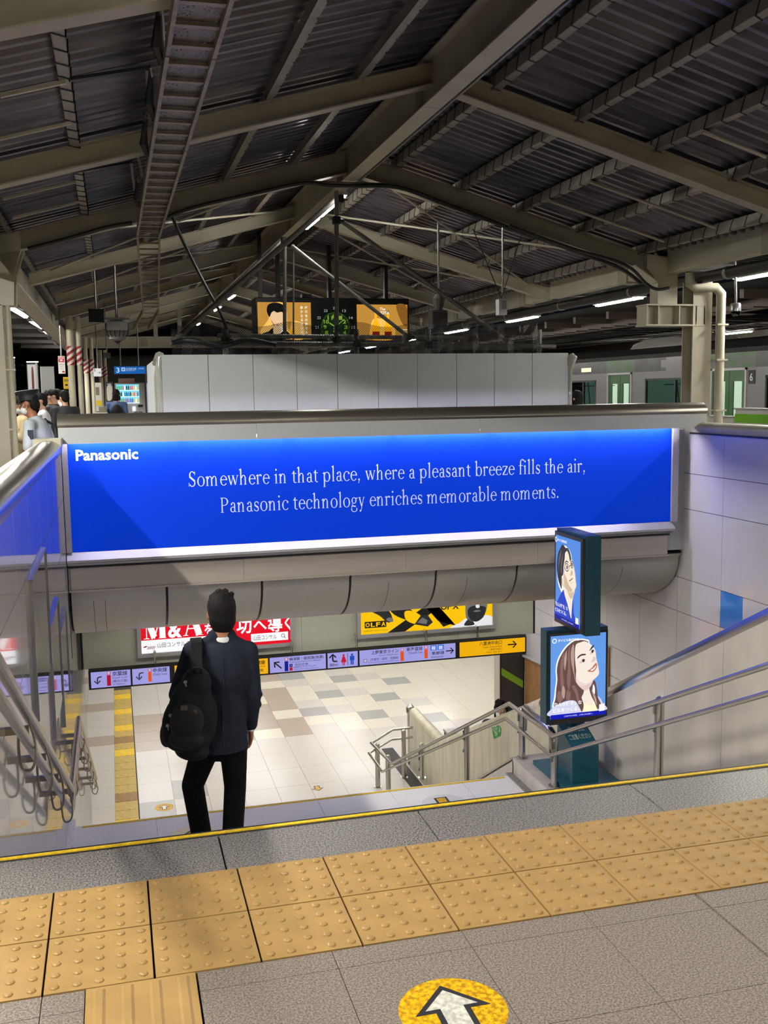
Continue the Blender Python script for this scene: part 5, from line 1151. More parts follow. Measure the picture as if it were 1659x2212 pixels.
# dome camera and black gear on the right
p=U(1589,664,y=8.0); t=thing('dome_camera','silver dome camera hanging below the lamp at the right','camera',(p.x,8,p.z))
B().lathe([(.006,-.115),(.045,-.10),(.062,-.055),(.066,-.05)],p,18).build('dome',glass,t,smooth=True); B().lathe([(.066,-.05),(.066,.03),(.055,.05),(.02,.055)],p,18).build('housing',M('silver_dome',S(170,172,176),.3,.7),t,smooth=True); B().tube([(p.x,8,p.z+.05),(p.x,8,p.z+.13),(p.x-.03,8,zt(p.x))],.014,8).build('rod',galv,t)
p=U(948,680,y=10.2); t=thing('floodlight','dark floodlight on a bracket under the right girder','light',(p.x,10.2,p.z)); B().box(p.x-.13,p.x+.10,10.1,10.3,p.z-.17,p.z+.05).build('case',D_(44,42,40),t,bevel=.02); B().lathe([(.05,0),(.09,.16),(.05,.22)],(p.x-.0,10.2,p.z+.06),10).build('gear',D_(70,66,60),t); B().tube([(p.x,10.2,p.z+.2),(p.x,10.2,zt(p.x))],.015,6).build('rod',galv,t)
# ================================================================ train across the tracks
TX=13.0
tn=thing('train','silver commuter train with green doors standing across the right tracks','train',(TX,19,-1.1))
tsil=M('train_silver',S(126,124,126),.35,.2,noise=.06,nscale=3); tgrn=M('train_green',S(46,92,42),.4); tdk=M('train_dark_roof',S(34,32,32),.6); tband=M('train_grey_band',S(76,75,76),.3,.2,noise=.35,nscale=2.5); tgreenb=M('train_green_band',S(46,96,32),.35,noise=.4,nscale=3,col2=S(80,84,78))
tint=M('train_lit_interior',S(220,236,216),.6,emit=.7); seat=M('train_seat_green',S(30,70,56),.7)
gl3=M('green_tinted_window',(.05,.085,.08),.02,trans=1,spec=.6)
ft=0
DY_=[11.1,15.86,20.7,25.5]  # door centres
# body above and below, left and right of the openings
ops=[]
for y in DY_: ops.append((y-.62,y+.62,.02,1.95))
for y in (13.5,18.3,23.1): ops.append((y-1.05,y+1.05,.75,1.80))
ops.sort()
y0=8.0
for a,b_,z0,z1 in ops+[(28,28,0,0)]:
    if a>y0: B().box(TX,TX+.05,y0,a,-.2,2.0).build('body_panel',tsil,tn)
    if b_>a:
        B().box(TX,TX+.05,a,b_,z1,2.0).build('body_panel',tsil,tn)
        if z0>.1: B().box(TX,TX+.05,a,b_,-.2,z0).build('body_panel',tsil,tn)
    y0=b_
for a,b_,m in ((8,10.4,tband),(10.4,12,tgreenb),(12,14.9,tband),(14.9,16.8,tgreenb),(16.8,17.4,tband),(17.4,18.4,tsil),(18.4,19.9,tband),(19.9,21.4,tgreenb),(21.4,28,tband)): B().box(TX-.012,TX+.05,a,b_,2.0,2.32).build('band_panel',m,tn)
B().prism([(TX-.005,8,2.32),(TX+.02,8,2.42),(TX+.25,8,2.58),(TX+.9,8,2.68),(TX+2.6,8,2.60),(TX+2.8,8,2.32)],(0,20,0)).build('roof',tdk,tn)
B().box(TX+2.6,TX+2.65,8,28,-.2,2.3).build('far_side',tint,tn); B().box(TX+.05,TX+2.6,8,28,2.2,2.25).build('inner_ceiling',tint,tn); B().box(TX+.05,TX+2.6,8,28,-.1,0).build('inner_floor',D_(90,90,88),tn)
for y in DY_:
    for s in (-1,1):
        a,b_=(y-.6,y-.008) if s<0 else (y+.008,y+.6)
        d=B(); d.box(TX+.02,TX+.05,a,a+.14,.02,1.95).box(TX+.02,TX+.05,b_-.14,b_,.02,1.95).box(TX+.02,TX+.05,a+.14,b_-.14,.02,.72).box(TX+.02,TX+.05,a+.14,b_-.14,1.72,1.95)
        o=d.build('door',tgrn,tn); B().box(TX+.03,TX+.04,a+.14,b_-.14,.72,1.72).build('pane',glass,o)
    f=B()
    for q_ in ((y-.66,y-.60,-.05,2.0),(y+.60,y+.66,-.05,2.0),(y-.66,y+.66,1.95,2.0)): f.box(TX-.02,TX+.05,q_[0],q_[1],q_[2],q_[3])
    f.build('door_frame',alum_l,tn)
for y in (13.5,18.3,23.1):
    b=B()
    for q_ in ((y-1.08,y-1.03,.72,1.83),(y+1.03,y+1.08,.72,1.83),(y-1.08,y+1.08,1.78,1.83),(y-1.08,y+1.08,.70,.76),(y-.33,y-.27,.75,1.80)): b.box(TX-.008,TX+.05,q_[0],q_[1],q_[2],q_[3])
    o=b.build('window_frame',black,tn); B().box(TX+.02,TX+.03,y-1.03,y+1.03,.76,1.78).build('pane',gl3,o)
    B().box(TX+.12,TX+.2,y-1.1,y+1.1,.35,.95).build('seat',seat,tn)
    for dy in (-.8,-.35,.1,.55): B().tube([(TX+.6,y+dy,0.4),(TX+.6,y+dy-.1,1.1),(TX+.6,y+dy+.1,1.95)],.018,6).build('grab_pole',chrome,tn)
    B().tube([(TX+.55,y-1.1,1.68),(TX+.55,y+1.1,1.68)],.015,6).build('grab_rail',chrome,tn)
b=B(); b.prism([(TX+.35,20.9,2.56),(TX+.35,20.7,2.72),(TX+.5,20.2,2.86),(TX+.5,18.8,2.86),(TX+.35,18.1,2.70),(TX+.35,17.9,2.50)],(1.6,0,0)); b.build('air_conditioner',M('polished_alloy_hood',S(190,188,182),.25,.4),tn,bevel=.05)
b=B(); 
for k in range(9): y=9+k*.75; b.box(TX+.6,TX+1.2,y,y+.4,2.66,2.66+.08+.06*(k%3)); b.tube([(TX+.8,y,2.7),(TX+.8,y+.2,2.95),(TX+.8,y+.5,2.72)],.02,6)
b.build('roof_gear',black,tn,kind='stuff')
fT=((TX-.014,0,0),(0,-1,0),FZ)
b=B(); rect(b,-22.9,2.06,-22.3,2.17,fT); b.build('destination_display',E_(255,240,200,1.1),tn)
b=B(); text(b,'6',(-15.08,1.72,-14.98,1.88),((TX-.02,0,0),(0,-1,0),FZ),0,.01); b.build('lettering',white,tn); B().box(TX-.014,TX,14.92,15.14,1.66,1.94).build('number_plate',D_(40,40,50),tn)
b=B(); rect(b,-18.62,2.08,-18.38,2.26,fT); b.build('side_hatch',tsil,tn)
for y,z,c in ((15.55,1.15,(150,140,130)),(13.9,1.1,(70,60,50)),(18.0,1.08,(120,100,80)),(18.6,1.1,(40,36,34)),(19.0,1.05,(40,36,34))):
    pe=thing('person','%s passenger seated inside the train, %s'%('grey haired' if c[0]>140 else 'brown haired' if c[0]>100 else 'dark haired',{15.55:'near green door',13.9:'window at the frame edge',18.0:'window beside the column',18.6:'mid window left of column',19.0:'far end of that window'}[y]),'person',(TX+.5,y,.0),'passengers seated in the train')
    B().ball((TX+.42,y,z),(.095,.085,.115)).build('head',M('passenger_skin',S(206,168,140),.6) if 'passenger_skin' not in bpy.data.materials else bpy.data.materials['passenger_skin'],pe,smooth=True)
    B().ball((TX+.46,y,z+.03),(.105,.095,.115)).build('hair',D_(*c),pe,smooth=True); B().ball((TX+.5,y,z-.42),(.17,.23,.34)).build('clothes',D_(70,66,60) if c[0]<140 else D_(200,190,120),pe,smooth=True)
# ================================================================ platform screen doors on the right edge
gfr=M('lime_band',S(112,190,20),.4); 
def pdoor(y0,y1,label,hi=1.3,green=True):
    t=thing('platform_door',label,'platform gate',(8.68,(y0+y1)/2,0),'platform edge gates')
    B().box(8.60,8.78,y0,y1,0,hi).build('cabinet',white,t,bevel=.01); B().box(8.58,8.80,y0-.01,y1+.01,hi,hi+.02).build('cap',alum_l,t)
    if green: B().box(8.596,8.60,y0,y1,1.12,1.24).build('band',gfr,t)
    B().lathe([(.03,0),(.03,.02),(.015,.03)],(8.69,(y0+y1)/2+.9 if y1-y0>2 else (y0+y1)/2,hi+.02),10).build('sensor',alum_l,t); return t
pdoor(5.2,9.05,'white platform gate cabinet with a lime band at the right edge of the frame')
t=pdoor(9.08,11.2,'lower white gate leaf with dark glass behind the downpipe',1.18,False); B().box(8.594,8.60,9.1,11.1,.35,.98).build('glass_panel',D_(30,44,40,.15),t)
pdoor(11.25,15.2,'white platform gate seen past the hoarding in front of the train',1.3); pdoor(15.25,21,'white platform gate farther along in front of the train',1.3)
# ================================================================ far left: vending machine, signs, column stripes
vx0,vx1,vy=.35,1.10,23.5
vm=thing('vending_machine','lit drinks vending machine at the far end of the left walkway','vending machine',((vx0+vx1)/2,vy,0))
vb=M('vending_white',S(214,214,212),.4)
B().box(vx0,vx1,vy,vy+.7,0,1.92).build('cabinet',vb,vm,bevel=.02)
cy=E_(120,214,236,1.1); frv=((vx0,vy-.003,0),FX,FZ); b=B(); rect(b,.04,1.40,.60,1.88,frv); b.build('lit_front',cy,vm)
cols=[E_(90,180,90,.9),E_(240,250,255,1.1),E_(230,90,120,.95),E_(60,120,220,.9),E_(240,190,60,1),E_(30,90,60,.8)]  # bottles and shelves glow themselves, standing in for the showcase light
rv=random.Random(2)
for r_,z in enumerate((1.74,1.58,1.42)):
    for k in range(12):
        x=vx0+.06+k*.045; c=cols[rv.randrange(6)]; B().lathe([(.016,0),(.016,.08),(.008,.10),(.008,.115)],(x+.01,vy-.02,z),8).build('bottle',c,vm)
    B().box(vx0+.04,vx0+.60,vy-.03,vy,z-.02,z-.006).build('shelf',E_(236,250,255,1.2),vm)
B().box(vx0+.10,vx0+.5,vy-.02,vy+.1,1.93,2.03).build('header_sign',D_(190,150,140),vm); B().box(vx0+.12,vx0+.48,vy-.01,vy,.35,.6).build('delivery_flap',D_(50,54,56),vm); B().box(vx0+.02,vx0+.55,vy-.006,vy,.66,1.02).build('teal_panel',D_(60,140,140),vm); B().box(vx0+.10,vx0+.30,vy-.01,vy,1.20,1.34).build('notice',D_(206,170,160),vm)
B().box(vx0+.42,vx0+.50,vy-.03,vy,1.2,1.32).build('card_reader',E_(220,230,250,1.2),vm); B().box(vx0+.56,vx0+.68,vy-.03,vy,1.30,1.36).build('coin_slot',black,vm)
b=B(); text(b,'acure',(.46,1.13,.66,1.19),frv,0,.02); b.build('lettering',D_(40,40,44),vm)
t=thing('locker_panel','tall grey cabinet right of the vending machine','cabinet',(1.2,23.4,0)); B().box(1.12,1.24,23.3,24,0,2.3).build('body',D_(150,152,152),t); B().box(1.14,1.16,23.29,23.3,.3,1.9).build('edge_light',E_(200,214,240,.7),t); B().box(1.26,1.60,22.4,23.2,0,2.35).build('body',D_(168,170,170),t)
fs=((q(247,800,21.0).x,21.0-.003,2.10),FX,FZ)
t=thing('platform_sign','blue platform number 3 sign hanging over the vending machine','sign',(.66,21,2.1)); B().box(.35,1.05,21,21.12,2.10,2.265).build('case',E_(20,104,190,.75),t); B().box(.33,1.07,20.99,21.13,2.265,2.285).build('frame',black,t)
b=B(); text(b,'3',(.045,.025,.115,.14),fs,0,.01); text(b,'京浜東北線',(.26,.085,.49,.135),fs); text(b,'Keihin-Tōhoku Line',(.26,.06,.46,.08),fs); text(b,'大宮方面',(.53,.10,.66,.13),fs); rect(b,.16,.06,.24,.14,fs); b.build('lettering',E_(206,226,246,.9),t); b=B(); rect(b,.175,.075,.225,.125,lift(fs,.002)); b.build('emblem',E_(70,150,220,.8),t)
for x in (.5,.9): B().tube([(x,21.06,2.28),(x,21.06,3.2)],.015,6).build('hanger',galv,t)
t=thing('direction_sign','white arrow sign on the far left beside the striped columns','sign',(0,19.5,2.1)); B().box(-.09,.075,19.5,19.56,2.02,2.19).build('case',E_(226,228,226,.8),t); b=B(); fq=((0,19.497,0),FX,FZ); arrow(b,fq,.03,2.10,.05,0); text(b,'2',(-.08,2.13,-.04,2.18),fq,0,.01); b.build('lettering',blk,t); B().tube([(0,19.53,2.19),(0,19.53,3.1)],.015,6).build('rod',galv,t)
t=thing('counter','cream counter box on the far left walkway','counter',(0,20,0)); B().box(-.15,.16,20,20.5,0,1.22).build('body',cream,t); B().box(-.15,.17,20,20.5,1.22,1.24).build('top',alum_l,t); B().box(-.02,.15,20.1,20.4,1.24,1.36).build('box',D_(120,118,100),t)
t=thing('notice_board','dark upright board with a pale oval panel beside the vending machine','board',(.23,22,0)); B().box(.14,.31,22,22.06,0,1.93).build('board',D_(46,48,54),t); b=B(); blob(b,[(.16,1.55),(.17,1.82),(.28,1.84),(.285,1.60),(.25,1.50),(.19,1.48)],((0,21.997,0),FX,FZ)); b.build('oval_panel',D_(190,186,176),t); b=B(); text(b,'acure',(.18,1.86,.27,1.89),((0,21.997,0),FX,FZ),0,.02); b.build('lettering',white,t)
b=B(); t=thing('poster_board','yellow and white notices on the far left column','notice',(-.05,20.8,1.3)); B().box(-.09,.05,20.8,20.83,1.25,1.9).build('sheet',D_(206,204,196),t); B().box(-.08,.04,20.795,20.8,1.38,1.5).build('notice',D_(220,190,40),t); B().box(-.08,.0,20.795,20.8,1.62,1.8).build('notice',D_(120,110,90),t)
# striped column sleeves: red and white warning bands on the left columns
stripe=bpy.data.materials.new('red_white_stripes'); stripe.use_nodes=True; nt=stripe.node_tree; bs=nt.nodes['Principled BSDF']; tc=nt.nodes.new('ShaderNodeTexCoord'); wv=nt.nodes.new('ShaderNodeTexWave'); mp_=nt.nodes.new('ShaderNodeMapping'); mp_.inputs['Rotation'].default_value=(0,math.radians(35),0)
wv.wave_type='BANDS'; wv.bands_direction='Z'; wv.inputs['Scale'].default_value=3.4; rp_=nt.nodes.new('ShaderNodeValToRGB'); rp_.color_ramp.interpolation='CONSTANT'; rp_.color_ramp.elements[0].color=(*S(150,36,32),1); rp_.color_ramp.elements[1].position=.5; rp_.color_ramp.elements[1].color=(*S(214,206,196),1)
nt.links.new(tc.outputs['Object'],mp_.inputs[0]); nt.links.new(mp_.outputs[0],wv.inputs[0]); nt.links.new(wv.outputs[0],rp_.inputs[0]); nt.links.new(rp_.outputs[0],bs.inputs['Base Color'])
for k,(xc,y,w_) in enumerate(((-.40,15.6,.11),(-.30,22.6,.10),(-.02,29.6,.11))):
    t=thing('column','cream column with a red and white striped band, %s along the left walkway'%['nearest one','second one','farthest one'][k],'column',(xc,y,0),'striped columns of the left walkway')
    b=B(); b.box(xc-.05,xc+.05,y-.05,y+.05,0,3.0); b.build('shaft',cream,t); B().tube([(xc+.0,y-.10,0),(xc,y-.10,3.0)],w_*.55,12).build('pipe',cream,t,smooth=True); B().tube([(xc+.14,y-.05,0),(xc+.14,y-.05,3.0)],.045,10).build('pipe',cream,t,smooth=True)
    B().lathe([(w_*.62,2.15),(w_*.62,2.48)],(xc,y-.10,0),14).build('striped_band',stripe,t); B().lathe([(.055,2.15),(.055,2.48)],(xc+.14,y-.05,0),12).build('striped_band',stripe,t)
t=thing('emergency_sign','white and red emergency button sign hanging by the striped column','sign',(-.53,14.8,2.1)); B().box(-.585,-.475,14.8,14.83,1.99,2.285).build('board',D_(226,224,220),t); b=B(); fe=((-.585,14.797,1.99),FX,FZ); rect(b,.008,.19,.10,.285,fe); rect(b,.06,.02,.10,.045,fe); b.build('red_field',D_(190,50,50),t)
b=B(); text(b,'非常停止',(.012,.14,.098,.17),lift(fe,.001)); text(b,'ボタン',(.02,.105,.088,.13),lift(fe,.001)); text(b,'Emergency',(.014,.08,.095,.095),lift(fe,.001)); text(b,'Train Stop',(.014,.06,.09,.075),lift(fe,.001)); b.build('lettering',D_(30,30,34),t); b=B(); text(b,'STOP',(.015,.245,.093,.275),lift(fe,.002),0,.02); text(b,'押',(.03,.20,.075,.24),lift(fe,.002),0,.01); b.build('lettering',D_(236,232,230),t); B().tube([(-.53,14.82,2.285),(-.53,14.82,3.1)],.015,6).build('rod',galv,t)
t=thing('emergency_box','yellow emergency button box on the striped column','box',(-.53,16.5,1.75)); B().box(-.59,-.48,16.5,16.58,1.74,1.96).build('case',D_(240,196,20),t,bevel=.01); b=B(); text(b,'SOS',(-.575,1.88,-.495,1.92),((0,16.497,0),FX,FZ),0,.02); rect(b,-.56,1.80,-.51,1.83,((0,16.497,0),FX,FZ)); b.build('lettering',D_(20,20,20),t); B().box(-.5,-.46,16.5,16.56,1.2,1.74).build('stem',cream,t)
# lit posters beyond the left tracks
for k,(xa,xb,za,zb4,cs_) in enumerate(((-2.50,-2.33,1.7,2.62,((230,200,40),(60,120,190),(220,90,40))),(-1.98,-1.72,1.7,2.5,((220,216,212),(120,60,60),(190,186,184))))):
    t=thing('poster','lit wall poster across the left tracks, %s'%('colourful yellow and blue one beside the near column' if k==0 else 'white one with a slim figure'),'poster',((xa+xb)/2,27,za))
    B().box(xa-.02,xb+.02,27,27.08,za-.02,zb4+.03).build('frame',D_(60,60,60),t); b=B(); f=((xa,26.997,za),FX,FZ); w_=xb-xa;h_=zb4-za; rect(b,0,0,w_,h_,f,0); blob(b,[(0,0),(w_*.6,h_*.1),(w_*.5,h_*.5),(0,h_*.7)] if k==0 else [(w_*.4,0),(w_*.6,0),(w_*.62,h_*.8),(w_*.42,h_*.85)],lift(f,.002),1); blob(b,[(w_*.3,h_*.2),(w_*.8,h_*.25),(w_*.7,h_*.6)] if k==0 else [(w_*.8,0),(w_,0),(w_,h_),(w_*.85,h_)],lift(f,.004),2)
    b.build('print',[E_(*c,.6) for c in cs_],t); B().box(xa,xb+.05,26.8,26.9,zb4+.05,zb4+.08).build('lamp',E_(255,250,230,3),t)
t=thing('wall_panel','grey blank panel across the left tracks behind the queue','panel',(-1.45,27,1.8)); B().box(-1.63,-1.27,27,27.05,1.0,2.44).build('sheet',D_(120,122,120),t); B().box(-1.64,-1.62,26.98,27,1.0,2.44).build('edge',D_(150,150,150),t)
# steel beam and lamps across the far end of the platform
t=struct('trim_28','cream cross girder over the far end of the platform'); B().box(-1,7.5,27.5,27.8,3.0,3.3).build('girder',cream,t); B().box(-1,7.5,27.4,27.9,2.98,3.0).build('flange',cream,t); B().box(1.2,1.35,27.45,27.5,3.02,3.26).build('gusset',cream_d,t)
for x in (1.6,2.3): B().box(x-.06,x+.06,27.5,27.7,3.3,4.3).build('post',cream,t)
B().box(-1,8,40,40.2,-.1,3.2).build('end_wall',D_(70,68,64),t)
# ================================================================ people
skin_m=M('warm_skin',S(206,160,130),.5); skin_t=M('tanned_skin',S(160,104,76),.5); hair_k=M('black_hair',(.010,.009,.009),.7,bump=.6,bscale=120,spec=.12)
hair_b=M('dark_brown_hair',(.03,.02,.015),.4); suit_n=M('navy_jacket_cloth',S(36,41,52),.9,noise=.2,nscale=40,bump=.15,bscale=14,spec=.15); trs_k=M('black_trouser_cloth',(.006,.006,.007),.9,spec=.1)
shirt_w=M('white_shirt',S(226,226,224),.6); shirt_g=M('pale_blue_shirt',S(186,194,202),.6,noise=.1,nscale=8,bump=.2,bscale=10); coat_b=M('beige_coat_cloth',S(196,174,134),.7,noise=.12,nscale=7,bump=.25,bscale=8); mask_w=M('white_face_mask',S(226,228,230),.6)
bag_k=M('black_bag_cloth',(.006,.006,.0065),.7,bump=.2,bscale=40,spec=.2); shoe_k=M('black_shoe_leather',(.015,.014,.014),.35); denim=M('denim_blue_top',S(60,78,120),.7); blackcoat=M('black_coat_cloth',(.016,.016,.018),.75); greycloth=M('dark_grey_cloth',S(46,46,50),.75)
def V(*a): return Vector(a)
def fuse(prims,mats,voxel=.012,smooth=4,cut=None):
    """one continuous skin around tapered limbs and rounded masses; each face takes the cloth or skin of the mass it lies on"""
    b=B()
    for pr in prims:
        p0,p1,r0,r1,m=pr[:5]
        if isinstance(r0,tuple):
            rot=pr[5] if len(pr)>5 else None; q=B(); q.ball((0,0,0),r0,16,0,10)
            vs=[tuple(p0+((rot@Vector(v)) if rot else Vector(v))) for v in q.v]; b.add(vs,q.f)
        else:
            d=(p1-p0); L=d.length
            if L<1e-6: b.ball(p0,r0,12,0,8); continue
            u=d.normalized(); prof=[]
            for k in range(6): a=math.pi/2*k/5; prof.append((max(r0*math.sin(a),1e-4),-r0*math.cos(a)))
            for k in range(6): a=math.pi/2*k/5; prof.append((max(r1*math.cos(a),1e-4),L+r1*math.sin(a)))
            b.lathe(prof,p0,12,0,u)
    me=bpy.data.meshes.new('fuse'); me.from_pydata(b.v,[],b.f); o=bpy.data.objects.new('fuse',me); COL.objects.link(o)
    md=o.modifiers.new('r','REMESH'); md.mode='VOXEL'; md.voxel_size=voxel
    s=o.modifiers.new('s','SMOOTH'); s.iterations=smooth; s.factor=.5
    bpy.context.view_layer.update(); out=bpy.data.meshes.new_from_object(o.evaluated_get(bpy.context.evaluated_depsgraph_get()))
    bpy.data.objects.remove(o); bpy.data.meshes.remove(me)
    if cut is not None:
        bm=bmesh.new(); bm.from_mesh(out); bmesh.ops.bisect_plane(bm,geom=bm.verts[:]+bm.edges[:]+bm.faces[:],plane_co=(0,0,cut),plane_no=(0,0,-1),clear_outer=True); bm.to_mesh(out); bm.free()
    n=len(out.polygons); c=np.empty(n*3); out.polygons.foreach_get('center',c); c=c.reshape(-1,3); best=np.full(n,1e9); mi=np.zeros(n,int)
    for pr in prims:
        p0,p1,r0,r1,m=pr[:5]; a=np.array(p0)
        if isinstance(r0,tuple):
            q=c-a
            if len(pr)>5 and pr[5]: q=q@np.array(pr[5].to_matrix() if hasattr(pr[5],'to_matrix') else pr[5])
            r=np.array(r0); d=(np.linalg.norm(q/r,axis=1)-1)*r.min()
        else:
            e=np.array(p1)-a; L2=max(e@e,1e-9); t=np.clip((c-a)@e/L2,0,1); d=np.linalg.norm(c-a-t[:,None]*e,axis=1)-(r0+(r1-r0)*t)
        k=d<best; best[k]=d[k]; mi[k]=m
    out.materials.clear()
    for m in mats: out.materials.append(m)
    out.polygons.foreach_set('material_index',mi.astype(np.int32)); out.polygons.foreach_set('use_smooth',np.ones(n,bool)); out.update(); return out
def attach(me,name,root,**kw):
    o=bpy.data.objects.new(name,me); COL.objects.link(o); o.parent=root
    for k,v in kw.items(): o[k]=v
    return o
def hand_prims(wr,dirn,palm,side,m,curl=.6,s=1.0):
    """palm, four unequal bent fingers and a thumb; palm = direction the palm faces, side = towards the thumb"""
    d=dirn.normalized(); pn=palm.normalized(); sd=side.normalized(); P=[]
    pc=wr+d*.045*s; rot=Matrix((sd,d,pn)).transposed()
    P.append((pc,pc,(.040*s,.050*s,.017*s),0,m,rot))
    for i,(off,ln_) in enumerate(((.029,.070),(.010,.078),(-.010,.072),(-.028,.056))):
        a=wr+d*.086*s+sd*off*s; q=a; ang=0
        for k,f in enumerate((.46,.32,.24)):
            ang+=curl*(.55,.75,.6)[k]; v=d*math.cos(ang)+pn*math.sin(ang); e=q+v*ln_*f*s; P.append((q,e,(.0092-.0010*k)*s,(.0086-.0012*k)*s,m)); q=e
    a=wr+d*.022*s+sd*.030*s; v=(d*.6+sd*.75+pn*.25).normalized(); e=a+v*.042*s; P.append((a,e,.013*s,.0105*s,m)); v=(d*.9+sd*.15+pn*.45).normalized(); P.append((e,e+v*.034*s,.0102*s,.0085*s,m))
    return P
def head_prims(c,fwd,up,m,s=1.0):
    """skull, jaw, nose, ears, brow around head centre c"""
    f=fwd.normalized(); u=(up-f*up.dot(f)).normalized(); r=f.cross(u); rot=Matrix((r,f,u)).transposed(); P=[]
    P.append((c+u*.025*s,c,(.074*s,.092*s,.092*s),0,m,rot)); q=c+f*.022*s-u*.055*s; P.append((q,q,(.058*s,.068*s,.062*s),0,m,rot)); q=c+f*.062*s-u*.092*s; P.append((q,q,(.030*s,.026*s,.020*s),0,m,rot))
    P.append((c+f*.086*s+u*.004*s,c+f*.106*s-u*.026*s,.009*s,.013*s,m))
    for k in (-1,1):
        q=c+r*k*.076*s-u*.005*s-f*.005*s; P.append((q,q,(.011*s,.020*s,.033*s),0,m,rot)); P.append((c+r*k*.014*s+f*.087*s+u*.022*s,c+r*k*.045*s+f*.074*s+u*.024*s,.008*s,.007*s,m))
    q=c+f*.080*s-u*.058*s; P.append((q,q,(.024*s,.010*s,.008*s),0,m,rot)); return P,(r,f,u,rot)
def face_parts(root,c,ax,s,eye=True):
    r,f,u,rot=ax
    if eye:
        for k in (-1,1):
            b=B(); q=c+r*k*.031*s+f*.081*s+u*.008*s; b.ball(q,.0115*s,10); b.build('eye',shirt_w,root,smooth=True,local=True); b=B(); b.ball(q+f*.0085*s,.0055*s,8); b.build('iris',black,root,smooth=True,local=True)
def hair_prims(c,ax,s,kind):
    r,f,u,rot=ax; P=[]
    P.append((c+u*.045*s-f*.012*s,c,(.083*s,.098*s,.088*s),0,0,rot)); q=c-f*.055*s-u*.015*s; P.append((q,q,(.072*s,.052*s,.075*s),0,0,rot))
    if kind!='short':
        q=c-f*.045*s-u*.05*s; P.append((q,q,(.078*s,.055*s,.11*s),0,0,rot))
        for k in (-1,1): P.append((c+r*k*.07*s+u*.03*s+f*.01*s,c+r*k*.074*s-u*.11*s-f*.0*s,.022*s,.018*s,0))
    if kind=='bun': q=c-f*.10*s+u*.01*s; P.append((q,q,(.04*s,.04*s,.04*s),0,0,rot))
    else:
        rr=random.Random(int(c.x*1000)); 
        for k in range(16):
            a=rr.uniform(-1.3,1.3); e=rr.uniform(.2,1.2); d=(r*math.sin(a)*math.cos(e)-f*.2+f*.5*math.cos(a)*math.cos(e)+u*math.sin(e)).normalized(); P.append((c+u*.045*s+d*.082*s,c+u*.045*s+d*.097*s+f*.006,.014*s,.006*s,0))
    return P
